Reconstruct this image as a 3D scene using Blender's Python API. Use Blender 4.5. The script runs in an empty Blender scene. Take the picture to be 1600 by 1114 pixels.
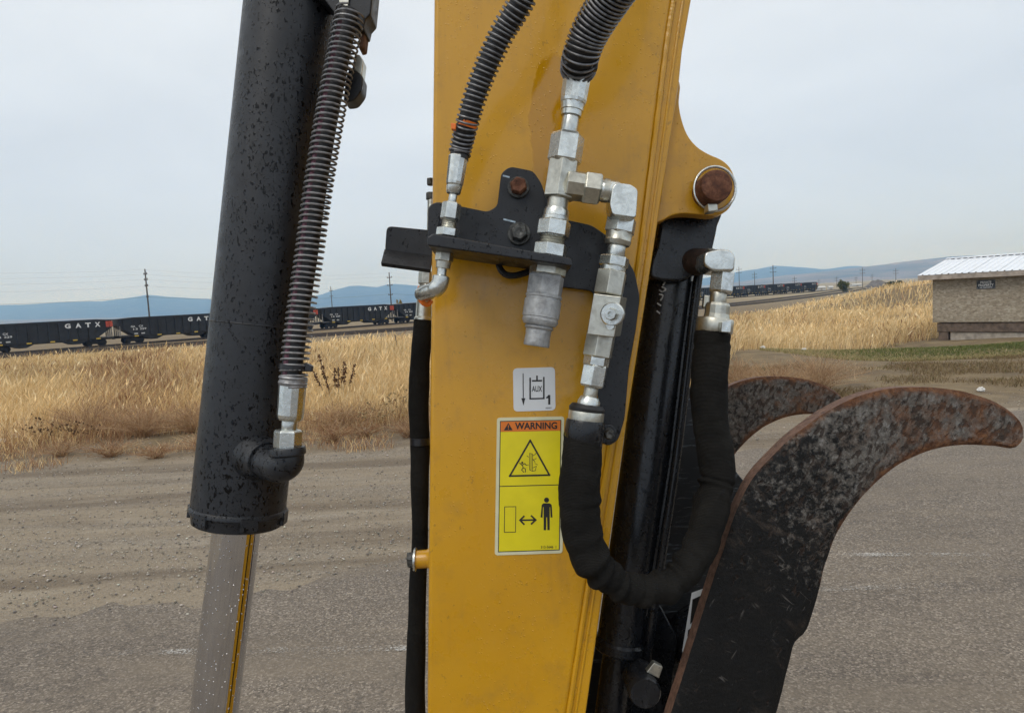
import bpy, bmesh, math, random
import numpy as np
from mathutils import Vector, Matrix, noise as mnoise
random.seed(7); rng = np.random.default_rng(7)
R = math.radians
sc = bpy.context.scene
COL = sc.collection

# ------------------------------------------------------------------ camera
F = 1080.0; CX, CY = 800.0, 557.0; EYE = 1.6
PITCH = math.atan(91.0 / F); ROLL = R(3.0)
_r0 = Vector((1, 0, 0)); _u0 = Vector((0, math.sin(PITCH), math.cos(PITCH)))
FW = Vector((0, math.cos(PITCH), -math.sin(PITCH)))
RT = _r0 * math.cos(ROLL) - _u0 * math.sin(ROLL)
UP = _u0 * math.cos(ROLL) + _r0 * math.sin(ROLL)
CAM = Vector((0, 0, EYE))
cd = bpy.data.cameras.new('camera'); cam = bpy.data.objects.new('camera', cd); COL.objects.link(cam)
m = Matrix.Identity(4)
for i in range(3):
    m[i][0] = RT[i]; m[i][1] = UP[i]; m[i][2] = -FW[i]; m[i][3] = CAM[i]
cam.matrix_world = m
cd.sensor_width = 36; cd.lens = 36 * F / 1600; cd.clip_start = 0.02; cd.clip_end = 40000
sc.camera = cam

# ------------------------------------------------------------------ node helper
class NT:
    def __init__(s, nt): s.nt = nt
    def n(s, typ, ins=None, **attrs):
        nd = s.nt.nodes.new(typ)
        for k, v in attrs.items(): setattr(nd, k, v)
        for k, v in (ins or {}).items():
            sock = nd.inputs[k]
            if isinstance(v, bpy.types.NodeSocket): s.nt.links.new(v, sock)
            else:
                if hasattr(sock, 'default_value') and isinstance(v, (tuple, list)) and len(v) == 3 and sock.type == 'RGBA': v = (*v, 1)
                sock.default_value = v
        return nd
    def ramp(s, fac, stops, interp='LINEAR'):
        nd = s.nt.nodes.new('ShaderNodeValToRGB'); nd.color_ramp.interpolation = interp
        e = nd.color_ramp.elements
        while len(e) < len(stops): e.new(0.5)
        for el, (p, c) in zip(e, stops):
            el.position = p; el.color = (*c, 1) if isinstance(c, (tuple, list)) else (c, c, c, 1)
        s.nt.links.new(fac, nd.inputs[0]); return nd.outputs[0]
    def noise(s, vec, scale, detail=4, rough=.55, dist=0):
        return s.n('ShaderNodeTexNoise', {'Vector': vec, 'Scale': scale, 'Detail': detail, 'Roughness': rough, 'Distortion': dist}).outputs[0]
    def vor(s, vec, scale, feature='F1', out='Distance', rand=1):
        return s.n('ShaderNodeTexVoronoi', {'Vector': vec, 'Scale': scale, 'Randomness': rand}, feature=feature).outputs[out]
    def mix(s, fac, a, b, mode='MIX'):
        nd = s.nt.nodes.new('ShaderNodeMix'); nd.data_type = 'RGBA'; nd.blend_type = mode
        for idx, v in ((0, fac), (6, a), (7, b)):
            if isinstance(v, bpy.types.NodeSocket): s.nt.links.new(v, nd.inputs[idx])
            elif idx == 0: nd.inputs[0].default_value = v
            else: nd.inputs[idx].default_value = (*v, 1)
        return nd.outputs[2]
    def math(s, op, a, b=0.0, clamp=False):
        nd = s.nt.nodes.new('ShaderNodeMath'); nd.operation = op; nd.use_clamp = clamp
        for i, v in enumerate((a, b)):
            if isinstance(v, bpy.types.NodeSocket): s.nt.links.new(v, nd.inputs[i])
            else: nd.inputs[i].default_value = v
        return nd.outputs[0]
    def rotscale(s, vec, deg, xyz):
        r_ = s.n('ShaderNodeMapping', {'Vector': vec, 'Rotation': (0, math.radians(deg), 0)}).outputs[0]
        return s.n('ShaderNodeMapping', {'Vector': r_, 'Scale': xyz}).outputs[0]
    def scale(s, vec, xyz):
        return s.n('ShaderNodeMapping', {'Vector': vec, 'Scale': xyz}).outputs[0]

# ------------------------------------------------------------------ overcast sky + soft sun
SUN_EL, SUN_AZ = R(52), R(215)          # behind the camera, to the left
w = bpy.data.worlds.new('World'); sc.world = w; w.use_nodes = True
t = NT(w.node_tree); w.node_tree.nodes.clear()
sky = t.n('ShaderNodeTexSky', sky_type='NISHITA', sun_disc=False, sun_elevation=SUN_EL, sun_rotation=SUN_AZ, air_density=1.0, dust_density=3.0).outputs[0]
skyl = t.mix(1.0, sky, (0.10, 0.10, 0.10), 'MULTIPLY')
tc = t.n('ShaderNodeTexCoord').outputs['Generated']
z = t.n('ShaderNodeSeparateXYZ', {0: tc}).outputs[2]
grad = t.ramp(t.math('ABSOLUTE', z), [(0.0, (0.57, 0.695, 0.90)), (0.10, (0.64, 0.735, 0.875)), (0.30, (0.755, 0.825, 0.905)), (0.55, (0.85, 0.885, 0.92)), (1.0, (1.04, 1.06, 1.08))])
cl = t.noise(t.scale(tc, (1.6, 1.6, 4.5)), 1.5, 5, .5, .4)
clc = t.ramp(cl, [(0.25, (0.90, 0.905, 0.915)), (0.75, (1.08, 1.075, 1.065))])
cloud = t.mix(1.0, grad, clc, 'MULTIPLY')
full = t.mix(0.90, skyl, cloud)
bg = t.n('ShaderNodeBackground', {'Color': full, 'Strength': 1.0})
wo = t.n('ShaderNodeOutputWorld', {'Surface': bg.outputs[0]})
sl = bpy.data.lights.new('sun', 'SUN'); sl.energy = 0.95; sl.angle = R(30); sl.color = (1, .97, .92)
sun = bpy.data.objects.new('sun', sl); COL.objects.link(sun); sun.location = (-6, -8, 14)
sd = Vector((math.sin(SUN_AZ) * math.cos(SUN_EL), math.cos(SUN_AZ) * math.cos(SUN_EL), math.sin(SUN_EL)))
sun.rotation_euler = (-sd).to_track_quat('-Z', 'Y').to_euler()
vs = sc.view_settings; vs.view_transform = 'Standard'; vs.look = 'None'; vs.exposure = 0.12; vs.gamma = 1; vs.use_curve_mapping = False
sc.cycles.use_denoising = True
sc.cycles.max_bounces = 5; sc.cycles.diffuse_bounces = 2; sc.cycles.glossy_bounces = 3; sc.cycles.volume_bounces = 1
sc.cycles.use_adaptive_sampling = True; sc.cycles.adaptive_threshold = .02

# ------------------------------------------------------------------ geometry helpers
def P(u, v, d):
    return CAM + FW * d + RT * ((u - CX) * d / F) + UP * (-(v - CY) * d / F)
def ray(u, v):
    return (FW + RT * ((u - CX) / F) + UP * (-(v - CY) / F))
def hit(u, v, z):
    r = ray(u, v); return CAM + r * ((z - EYE) / r.z)
def px(n, d): return n * d / F

def lathe(A, B, prof, n=20, rot=0.0, cap=True):
    """prof: (distance along A->B in m, radius in m)"""
    A = Vector(A); ax = (Vector(B) - A).normalized()
    ref = -FW if abs(ax.dot(FW)) < .8 else UP
    e1 = (ref - ax * ref.dot(ax)).normalized(); e2 = ax.cross(e1)
    V = []; Fc = []
    for (tt, r) in prof:
        for k in range(n):
            a = rot + 2 * math.pi * k / n
            V.append(A + ax * tt + (e1 * math.cos(a) + e2 * math.sin(a)) * r)
    for i in range(len(prof) - 1):
        for k in range(n):
            k2 = (k + 1) % n
            Fc.append((i * n + k, i * n + k2, (i + 1) * n + k2, (i + 1) * n + k))
    if cap:
        Fc.append(tuple(range(n - 1, -1, -1))); b = (len(prof) - 1) * n
        Fc.append(tuple(range(b, b + n)))
    return V, Fc

def catmull(pts, per=8):
    pts = [Vector(p) for p in pts]; out = []
    q = [pts[0] * 2 - pts[1]] + pts + [pts[-1] * 2 - pts[-2]]
    for i in range(1, len(q) - 2):
        p0, p1, p2, p3 = q[i - 1:i + 3]
        for k in range(per):
            s = k / per
            out.append(.5 * ((2 * p1) + (p2 - p0) * s + (2 * p0 - 5 * p1 + 4 * p2 - p3) * s * s + (3 * p1 - p0 - 3 * p2 + p3) * s ** 3))
    out.append(pts[-1]); return out

def frames(path):
    T = []
    for i in range(len(path)):
        a = path[max(0, i - 1)]; b = path[min(len(path) - 1, i + 1)]
        T.append((b - a).normalized())
    ref = -FW if abs(T[0].dot(FW)) < .8 else UP
    e = (ref - T[0] * ref.dot(T[0])).normalized(); E = []
    for tt in T:
        e = (e - tt * e.dot(tt)).normalized(); E.append((e, tt.cross(e)))
    return T, E

def tube(path, r, n=12, cap=True, rf=None):
    T, E = frames(path); V = []; Fc = []
    for i, p in enumerate(path):
        e1, e2 = E[i]; s = i / (len(path) - 1)
        for k in range(n):
            a = 2 * math.pi * k / n
            rr = (r(s) if callable(r) else r)
            if rf: rr *= rf(s, a)
            V.append(p + (e1 * math.cos(a) + e2 * math.sin(a)) * rr)
    for i in range(len(path) - 1):
        for k in range(n):
            k2 = (k + 1) % n
            Fc.append((i * n + k, i * n + k2, (i + 1) * n + k2, (i + 1) * n + k))
    if cap:
        Fc.append(tuple(range(n - 1, -1, -1))); b = (len(path) - 1) * n; Fc.append(tuple(range(b, b + n)))
    return V, Fc

def helix(path, rad, wire, turns, per=16, n=6, jit=0.0):
    T, E = frames(path); L = [0]
    for i in range(1, len(path)): L.append(L[-1] + (path[i] - path[i - 1]).length)
    N = int(turns * per); pts = []
    for i in range(N + 1):
        s = i / N * L[-1]
        if jit: s += jit * math.sin(i / per * 1.7) * math.sin(i / per * .61)
        s = min(max(s, 0), L[-1] - 1e-9)
        j = max(k for k in range(len(L)) if L[k] <= s) if len(L) < 8 else int(np.searchsorted(L, s, side='right') - 1)
        j = min(j, len(path) - 2); f = (s - L[j]) / (L[j + 1] - L[j])
        p = path[j].lerp(path[j + 1], f); e1 = E[j][0].lerp(E[j + 1][0], f); e2 = E[j][1].lerp(E[j + 1][1], f)
        a = 2 * math.pi * i / per
        rr = rad(i / N) if callable(rad) else rad
        pts.append(p + (e1 * math.cos(a) + e2 * math.sin(a)) * rr)
    return tube(pts, wire, n)

def prism(poly, d0, d1, back=None):
    """polygon in pixels; front at depth d0; carried straight back to depth d1 (real thickness, same metric outline)"""
    front = [P(u, v, d0) for u, v in poly]
    bk = [p + FW * (d1 - d0) for p in front]
    n = len(poly); V = front + bk
    Fc = [tuple(range(n - 1, -1, -1)), tuple(range(n, 2 * n))]
    for i in range(n):
        j = (i + 1) % n; Fc.append((i, j, n + j, n + i))
    return V, Fc

def box(c, ax, ay, az):
    c = Vector(c); V = []
    for sx in (-1, 1):
        for sy in (-1, 1):
            for sz in (-1, 1): V.append(c + ax * sx + ay * sy + az * sz)
    return V, [(0, 1, 3, 2), (4, 6, 7, 5), (0, 4, 5, 1), (2, 3, 7, 6), (0, 2, 6, 4), (1, 5, 7, 3)]
def abox(x0, x1, y0, y1, z0, z1):
    return box(((x0 + x1) / 2, (y0 + y1) / 2, (z0 + z1) / 2), Vector(((x1 - x0) / 2, 0, 0)), Vector((0, (y1 - y0) / 2, 0)), Vector((0, 0, (z1 - z0) / 2)))
def join(*gs):
    V = []; Fc = []
    for v, f in gs:
        o = len(V); V += list(v); Fc += [tuple(i + o for i in q) for q in f]
    return V, Fc
def rounded(poly, r, seg=4):
    out = []; n = len(poly)
    for i in range(n):
        p0 = Vector(poly[i - 1]); p1 = Vector(poly[i]); p2 = Vector(poly[(i + 1) % n])
        a = p0 - p1; b = p2 - p1; rr = min(r, a.length * .45, b.length * .45)
        A = p1 + a.normalized() * rr; B = p1 + b.normalized() * rr
        for k in range(seg + 1):
            s = k / seg; q = A * (1 - s) ** 2 + p1 * 2 * s * (1 - s) + B * s * s
            out.append((q.x, q.y))
    return out

OFF = {}
def tag(o, label=None, cat=None, group=None, kind=None):
    if label: o['label'] = label
    if cat: o['category'] = cat
    if group: o['group'] = group
    if kind: o['kind'] = kind
    return o
def thing(name, base, label, cat, group=None):
    o = bpy.data.objects.new(name, None); COL.objects.link(o); o.empty_display_size = .05
    o.location = base; OFF[o.name] = Vector(base); return tag(o, label, cat, group)
def build(name, geo, mat, parent=None, base=None, bevel=0, smooth=32, flip=True, seg=2, mats=None, fmat=None, **tags):
    V, Fc = geo
    off = OFF[parent.name] if parent else Vector(base or (0, 0, 0))
    me = bpy.data.meshes.new(name)
    me.from_pydata([tuple(Vector(v) - off) for v in V], [], Fc)
    if flip:
        bm = bmesh.new(); bm.from_mesh(me); bmesh.ops.recalc_face_normals(bm, faces=bm.faces); bm.to_mesh(me); bm.free()
    if smooth:
        me.polygons.foreach_set('use_smooth', [True] * len(me.polygons)); me.set_sharp_from_angle(angle=R(smooth))
    for mm in (mats or [mat]): me.materials.append(mm)
    if fmat: me.polygons.foreach_set('material_index', fmat)
    o = bpy.data.objects.new(name, me); COL.objects.link(o)
    if parent: o.parent = parent
    else: o.location = off
    OFF[o.name] = off
    if bevel:
        b = o.modifiers.new('bevel', 'BEVEL'); b.width = bevel; b.segments = seg; b.limit_method = 'ANGLE'; b.angle_limit = R(35); b.harden_normals = True
    return tag(o, **tags)

def text_mesh(name, s, bold=0.0):
    c = bpy.data.curves.new(name, 'FONT'); c.body = s; c.offset = bold; c.resolution_u = 3; c.size = 1
    ob = bpy.data.objects.new(name, c); COL.objects.link(ob)
    dg = bpy.context.evaluated_depsgraph_get(); dg.update()
    me = bpy.data.meshes.new_from_object(ob.evaluated_get(dg))
    V = [v.co.copy() for v in me.vertices]; Fc = [tuple(p.vertices) for p in me.polygons]
    bpy.data.objects.remove(ob); bpy.data.meshes.remove(me); bpy.data.curves.remove(c)
    x0 = min(v.x for v in V); x1 = max(v.x for v in V); y0 = min(v.y for v in V); y1 = max(v.y for v in V)
    return [((v.x - x0) / (x1 - x0), (v.y - y0) / (y1 - y0)) for v in V], Fc
def text_px(s, x0, y0, x1, y1, d, bold=0.02, tilt=0.0):
    V, Fc = text_mesh('lettering', s, bold)
    return [P(x0 + a * (x1 - x0), y1 - b * (y1 - y0) + tilt * a * (x1 - x0), d) for a, b in V], Fc
def text_3d(s, o, ex, ey, bold=0.02):
    V, Fc = text_mesh('lettering', s, bold)
    return [Vector(o) + Vector(ex) * a + Vector(ey) * b for a, b in V], Fc
def flat(poly, d): return [P(u, v, d) for u, v in poly], [tuple(range(len(poly)))]
def strokes(lines, wd, d):
    gs = []
    for ln in lines:
        for (a, b) in zip(ln[:-1], ln[1:]):
            a = Vector(a); b = Vector(b); tdir = (b - a).normalized(); nn = Vector((-tdir.y, tdir.x)) * wd / 2; a2 = a - tdir * wd * .5; b2 = b + tdir * wd * .5
            gs.append(flat([tuple(a2 - nn), tuple(b2 - nn), tuple(b2 + nn), tuple(a2 + nn)], d))
    V, Fc = join(*gs)
    for i in range(len(Fc)):                                   # overlapping strokes stay a hair apart
        for k in Fc[i]: V[k] = V[k] - FW * (i * 2e-6)
    return V, Fc
# ------------------------------------------------------------------ materials
def mk(name):
    mm = bpy.data.materials.new(name); mm.use_nodes = True; mm.node_tree.nodes.clear()
    return mm, NT(mm.node_tree)
def fin(tt, **ins):
    b = tt.n('ShaderNodeBsdfPrincipled', {k.replace('_', ' '): v for k, v in ins.items()})
    tt.n('ShaderNodeOutputMaterial', {'Surface': b.outputs[0]}); return b
def oc(tt): return tt.n('ShaderNodeTexCoord').outputs['Object']
def bump(tt, h, dist, strength=1.0, nrm=None):
    ins = {'Height': h, 'Distance': dist, 'Strength': strength}
    if nrm: ins['Normal'] = nrm
    return tt.n('ShaderNodeBump', ins).outputs[0]
def simple(name, col, rough=.5, metal=0.0, nscale=60, var=.25, bd=0.0, bscale=200):
    mm, tt = mk(name); c = oc(tt); nz = tt.noise(c, nscale, 5)
    lo = tuple(x * (1 - var) for x in col); hi = tuple(min(1, x * (1 + var)) for x in col)
    ins = dict(Base_Color=tt.ramp(nz, [(.3, lo), (.7, hi)]), Roughness=tt.ramp(tt.noise(c, nscale * 1.7, 3), [(.3, max(.02, rough * .8)), (.7, min(1, rough * 1.2))]), Metallic=metal)
    if bd: ins['Normal'] = bump(tt, tt.noise(c, bscale, 4), bd)
    fin(tt, **ins); return mm

M = {}
def m_yellow():
    mm, tt = mk('yellow_paint'); c = oc(tt)
    base = tt.ramp(tt.noise(c, 6, 5), [(.3, (.525, .258, .004)), (.7, (.590, .302, .007))])
    grime = tt.ramp(tt.noise(c, 30, 7, .7), [(.52, 0.0), (.75, .42)])
    base = tt.mix(grime, base, (.30, .165, .035))
    run = tt.noise(tt.n('ShaderNodeMapping', {'Vector': c, 'Scale': (1, 1, .07)}).outputs[0], 62, 5, .65)
    base = tt.mix(tt.math('MULTIPLY', tt.ramp(run, [(.52, 0.0), (.70, .38)]), tt.ramp(tt.noise(c, 9, 3), [(.4, 0.0), (.6, 1.0)])), base, (.36, .185, .025))
    # rain: beads plus smeared dark specks
    v1 = tt.vor(c, 300); cell = tt.n('ShaderNodeSeparateColor', {0: tt.vor(c, 300, out='Color')}).outputs[0]
    keep = tt.math('GREATER_THAN', cell, .70); area = tt.ramp(tt.noise(c, 16, 3), [(.38, 0.0), (.6, 1.0)])
    drop = tt.math('MULTIPLY', tt.math('MULTIPLY', tt.ramp(v1, [(.12, 1.0), (.30, 0.0)]), keep), area)
    sp = tt.ramp(tt.noise(tt.scale(c, (1, 1, .7)), 170, 3, .6, .4), [(.665, 0.0), (.70, 1.0)])
    base = tt.mix(tt.math('MULTIPLY', sp, .38), base, (.15, .085, .02))
    # an oval patch left of the thick hose, darker and glossier
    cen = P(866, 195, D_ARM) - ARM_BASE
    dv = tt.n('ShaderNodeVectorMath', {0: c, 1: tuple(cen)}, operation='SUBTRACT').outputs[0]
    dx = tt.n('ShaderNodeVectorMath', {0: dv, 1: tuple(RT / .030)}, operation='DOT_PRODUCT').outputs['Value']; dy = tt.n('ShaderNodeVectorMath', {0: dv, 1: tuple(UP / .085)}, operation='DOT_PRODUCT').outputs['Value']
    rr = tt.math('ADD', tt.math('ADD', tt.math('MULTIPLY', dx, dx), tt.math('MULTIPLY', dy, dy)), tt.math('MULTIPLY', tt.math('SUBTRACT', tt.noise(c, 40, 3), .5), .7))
    dark_gloss = tt.ramp(rr, [(.86, 1.0), (1.0, 0.0)])
    base = tt.mix(tt.math('MULTIPLY', dark_gloss, .65), base, (.40, .185, .003))
    h = tt.math('ADD', drop, tt.math('MULTIPLY', tt.noise(c, 420, 2), .06))
    ro = tt.mix(dark_gloss, tt.ramp(tt.noise(c, 22, 5, .6), [(.3, (.20, .20, .20)), (.7, (.42, .42, .42))]), (.08, .08, .08))
    fin(tt, Base_Color=base, Roughness=ro, Normal=bump(tt, h, .0005), Coat_Weight=.30, Coat_Roughness=.07); return mm
D_ARM = .80; ARM_BASE = P(790, 1180, .9)
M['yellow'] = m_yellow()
def m_black(name, dust=.5, dark_gloss=.6, scale=150, rk=1.0):
    mm, tt = mk(name); c = oc(tt)
    area = tt.ramp(tt.noise(c, 15, 4, .6), [(.30, 0.0), (.58, 1.0)])
    n1 = tt.noise(tt.scale(c, (1, 1, .60)), scale, 3, .55, .35)
    n2 = tt.vor(c, scale * 1.9); k2 = tt.math('GREATER_THAN', tt.n('ShaderNodeSeparateColor', {0: tt.vor(c, scale * 1.9, out='Color')}).outputs[0], .72)
    big = tt.math('MULTIPLY', tt.ramp(tt.math('ADD', n1, tt.math('MULTIPLY', tt.math('SUBTRACT', area, 1.0), .10)), [(.665 - .16 * dark_gloss, 0.0), (.735 - .16 * dark_gloss, 1.0)]), 1.0)
    small = tt.math('MULTIPLY', tt.ramp(n2, [(.20, 1.0), (.34, 0.0)]), k2)
    drop = tt.math('MAXIMUM', big, tt.math('MULTIPLY', small, area))
    dn = tt.noise(c, 36, 7, .68)
    base = tt.ramp(dn, [(.3, (.0070 * (1 + dust), .0078 * (1 + dust), .0095 * (1 + dust))), (.75, (.0155 * (1 + dust), .0172 * (1 + dust), .0205 * (1 + dust)))])
    run = tt.ramp(tt.noise(tt.scale(c, (1, 1, .06)), 70, 4, .6), [(.58, 0.0), (.72, .5)])
    base = tt.mix(run, base, (.045, .047, .050))
    base = tt.mix(drop, base, (.0028, .003, .0037))
    ro = tt.mix(drop, tt.ramp(tt.noise(c, 60, 3), [(.3, (.34 * rk,) * 3), (.7, (.52 * rk,) * 3)]), (.12, .12, .12))
    fin(tt, Base_Color=base, Roughness=ro, Specular_IOR_Level=tt.ramp(drop, [(0, .42), (1, .22)]), Normal=bump(tt, tt.math('ADD', drop, tt.math('MULTIPLY', dn, .2)), .00016)); return mm
M['black'] = m_black('wet_black_paint', .45, .82, 265)
M['black_dry'] = m_black('black_bracket_paint', .30, .35, 210)
M['black_gloss'] = m_black('scuffed_black_paint', -.1, .45, 150, .62)
def m_zinc(name, col, ro, metal, blotch=.35, scale=90):
    mm, tt = mk(name); c = oc(tt); nz = tt.noise(c, scale, 6, .65, .6)
    lo = tuple(x * (1 - blotch) for x in col)
    base = tt.ramp(nz, [(.32, lo), (.62, col)])
    dirt = tt.ramp(tt.noise(c, scale * 3.3, 4, .7), [(.62, 0.0), (.8, .45)])
    base = tt.mix(dirt, base, (.13, .115, .09))
    fin(tt, Base_Color=base, Metallic=metal, Roughness=tt.ramp(nz, [(.3, ro * 1.25), (.7, ro * .8)]), Normal=bump(tt, tt.noise(c, 500, 3), .00012)); return mm
M['zinc'] = m_zinc('zinc_plated_steel', (.73, .75, .71), .27, .95)
M['zinc_dull'] = m_zinc('dull_zinc_plate', (.62, .61, .53), .33, .92)
def m_cast():
    mm, tt = mk('rough_galvanised_casting'); c = oc(tt)
    base = tt.ramp(tt.noise(c, 75, 9, .75, .5), [(.3, (.20, .205, .21)), (.5, (.40, .41, .415)), (.7, (.60, .61, .60))])
    base = tt.mix(tt.ramp(tt.noise(c, 30, 5, .7), [(.5, 0.0), (.7, .5)]), base, (.27, .265, .25))
    fin(tt, Base_Color=base, Metallic=.55, Roughness=tt.ramp(tt.noise(c, 120, 5), [(.3, .45), (.7, .75)]), Normal=bump(tt, tt.noise(c, 260, 6, .7), .0008)); return mm
M['cast'] = m_cast()
M['chrome'] = None
def m_chrome():
    mm, tt = mk('chrome_rod'); c = oc(tt)
    v = tt.vor(c, 230); cc = tt.n('ShaderNodeSeparateColor', {0: tt.vor(c, 230, out='Color')}).outputs[0]
    d = tt.math('MULTIPLY', tt.ramp(v, [(.12, 1.0), (.25, 0.0)]), tt.math('GREATER_THAN', cc, .60))
    base = tt.ramp(tt.noise(c, 30, 3), [(.3, (.58, .58, .60)), (.7, (.66, .66, .67))])
    fin(tt, Base_Color=base, Metallic=1.0, Roughness=tt.mix(d, (.06, .06, .06), (.02, .02, .02)), Normal=bump(tt, d, .0009)); return mm
M['chrome'] = m_chrome()
M['rubber'] = simple('black_hose_rubber', (.012, .012, .013), .5, nscale=90)
M['stripe'] = simple('faded_maroon_stripe', (.085, .028, .045), .6, nscale=60, var=.5)
M['spring'] = simple('grey_spring_wire', (.24, .24, .245), .42, .45, nscale=150, var=.4)
M['dark_spring'] = simple('dark_spring_wire', (.155, .155, .16), .42, .5, nscale=150, var=.5)
M['steel_dark'] = simple('blackened_bolt_steel', (.075, .075, .07), .5, .5, nscale=200, var=.6, bd=.0004, bscale=400)
M['orange'] = simple('orange_plastic', (.78, .17, .01), .45, nscale=40)
M['tie'] = simple('black_nylon', (.012, .012, .014), .35)
def m_rust(name, a, b, cdark):
    mm, tt = mk(name); c = oc(tt); nz = tt.noise(c, 130, 8, .7)
    base = tt.ramp(nz, [(.3, cdark), (.5, a), (.72, b)])
    fin(tt, Base_Color=base, Roughness=.78, Metallic=.1, Normal=bump(tt, tt.noise(c, 320, 6, .7), .0012)); return mm
M['rust'] = m_rust('rusty_steel', (.125, .045, .022), (.26, .12, .065), (.03, .014, .010))
M['rust_dark'] = m_rust('dark_rust_stained_steel', (.030, .018, .014), (.075, .042, .03), (.010, .008, .007))
M['rust_edge'] = m_rust('rusty_ground_edge', (.16, .085, .055), (.26, .15, .10), (.045, .025, .018))
def m_sleeve():
    mm, tt = mk('woven_nylon_sleeve'); c = oc(tt)
    wv = tt.n('ShaderNodeTexWave', {'Vector': c, 'Scale': 210.0, 'Distortion': 1.5, 'Detail': 1.0}, bands_direction='Z').outputs[1]
    wx = tt.n('ShaderNodeTexWave', {'Vector': c, 'Scale': 260.0, 'Distortion': .8}, bands_direction='X').outputs[1]
    base = tt.ramp(tt.noise(c, 26, 5, .6), [(.3, (.0062, .0060, .0056)), (.7, (.0165, .0155, .0138))])
    base = tt.mix(tt.math('MULTIPLY', wv, .3), base, (.017, .0165, .015))
    b2 = bump(tt, tt.noise(c, 60, 3), .003)
    fin(tt, Base_Color=base, Roughness=.86, Specular_IOR_Level=.12, Normal=bump(tt, tt.math('ADD', wv, tt.math('MULTIPLY', wx, .4)), .0005, .8, b2)); return mm
M['sleeve'] = m_sleeve()
def m_tine():
    mm, tt = mk('worn_black_thumb_steel'); c = oc(tt)
    wear = tt.n('ShaderNodeAttribute', attribute_name='wear').outputs['Fac']
    edge = tt.n('ShaderNodeAttribute', attribute_name='edge').outputs['Fac']
    n1 = tt.noise(c, 110, 10, .74, .3); n2 = tt.noise(c, 260, 6, .7); n3 = tt.noise(c, 11, 4, .6)
    blk = tt.ramp(n2, [(.3, (.0035, .0036, .0038)), (.7, (.0100, .0098, .0095))])
    grey = tt.ramp(tt.noise(c, 150, 10, .80), [(.3, (.036, .030, .026)), (.5, (.112, .102, .090)), (.68, (.26, .25, .232))])
    rst = tt.ramp(n1, [(.32, (.045, .020, .012)), (.52, (.130, .055, .025)), (.70, (.24, .115, .050))])
    def scr(rot, sc_, lo, msk):
        sv = tt.rotscale(c, rot, (1, 1, .09))
        s = tt.ramp(tt.noise(sv, sc_, 3, .65, .5), [(lo, 0.0), (lo + .03, 1.0)])
        return tt.math('MULTIPLY', s, tt.ramp(tt.noise(c, msk, 3), [(.50, 0.0), (.58, 1.0)]))
    s1 = tt.math('MAXIMUM', tt.math('MAXIMUM', scr(42, 130, .650, 24), scr(-33, 190, .66, 31)), scr(74, 230, .665, 37))
    pat = tt.math('ADD', tt.math('ADD', n1, tt.math('MULTIPLY', tt.math('SUBTRACT', wear, .66), .50)), tt.math('MULTIPLY', tt.math('SUBTRACT', n3, .5), .55))
    worn = tt.ramp(pat, [(.45, 0.0), (.60, 1.0)])
    grey = tt.mix(tt.ramp(tt.noise(c, 24, 6, .7), [(.48, 0.0), (.66, .65)]), grey, tt.ramp(n2, [(.3, (.040, .022, .014)), (.7, (.120, .075, .048))]))
    base = tt.mix(worn, blk, grey)
    spots = tt.rotscale(c, -30, (1, 1, .5))
    pits = tt.ramp(tt.math('ADD', tt.noise(spots, 165, 3, .5, .3), tt.math('MULTIPLY', tt.math('SUBTRACT', wear, .75), .16)), [(.54, 0.0), (.63, 1.0)])
    base = tt.mix(tt.math('MULTIPLY', pits, .8), base, (.024, .015, .011))
    scf = tt.math('MULTIPLY', tt.ramp(tt.noise(tt.rotscale(c, 40, (1, 1, .35)), 48, 8, .72, .6), [(.52, 0.0), (.68, .75)]), tt.ramp(tt.noise(c, 13, 3), [(.40, 0.0), (.60, 1.0)]))
    base = tt.mix(scf, base, tt.ramp(n2, [(.3, (.030, .022, .017)), (.7, (.105, .080, .062))]))
    rm = tt.ramp(tt.math('ADD', tt.math('ADD', tt.noise(c, 30, 8, .72), tt.math('MULTIPLY', edge, .38)), tt.math('MULTIPLY', tt.math('SUBTRACT', wear, .86), .75)), [(.56, 0.0), (.76, .9)])
    base = tt.mix(rm, base, rst)
    base = tt.mix(tt.math('MULTIPLY', s1, .5), base, (.13, .12, .11))
    ro = tt.mix(worn, tt.ramp(n2, [(.3, (.38, .38, .38)), (.7, (.55, .55, .55))]), (.75, .75, .75))
    fin(tt, Base_Color=base, Roughness=ro, Specular_IOR_Level=.2, Normal=bump(tt, tt.math('ADD', n2, tt.math('MULTIPLY', pits, -.8)), .0012)); return mm
M['tine'] = m_tine()
def m_scuffed():
    mm, tt = mk('scratched_black_plate'); c = oc(tt)
    sv = tt.n('ShaderNodeMapping', {'Vector': c, 'Rotation': (0, R(-12), 0), 'Scale': (.12, .3, 1)}).outputs[0]
    s = tt.ramp(tt.noise(sv, 260, 5, .7), [(.56, 0.0), (.66, 1.0)])
    base = tt.mix(tt.math('MULTIPLY', s, tt.ramp(tt.noise(c, 20, 3), [(.45, 0.0), (.6, .8)])), (.012, .013, .014), (.16, .19, .22))
    fin(tt, Base_Color=base, Roughness=.4, Normal=bump(tt, s, .0004)); return mm
M['scuffed'] = m_scuffed()
M['d_white'] = simple('white_decal_film', (.66, .68, .69), .42, nscale=30, var=.05)
M['d_cream'] = simple('cream_decal_border', (.62, .60, .40), .42, nscale=40, var=.10)
M['d_yellow'] = simple('yellow_decal_film', (.72, .61, .006), .38, nscale=40, var=.06)
M['d_orange'] = simple('orange_decal_film', (.66, .17, .015), .40, nscale=40, var=.06)
M['ink'] = simple('black_ink', (.014, .013, .012), .5, var=.1)
M['chalk'] = simple('white_paint_pen', (.42, .42, .41), .7, nscale=300, var=.5)
M['blue_mark'] = simple('pale_torque_mark', (.40, .50, .58), .6, nscale=200, var=.4)

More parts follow.
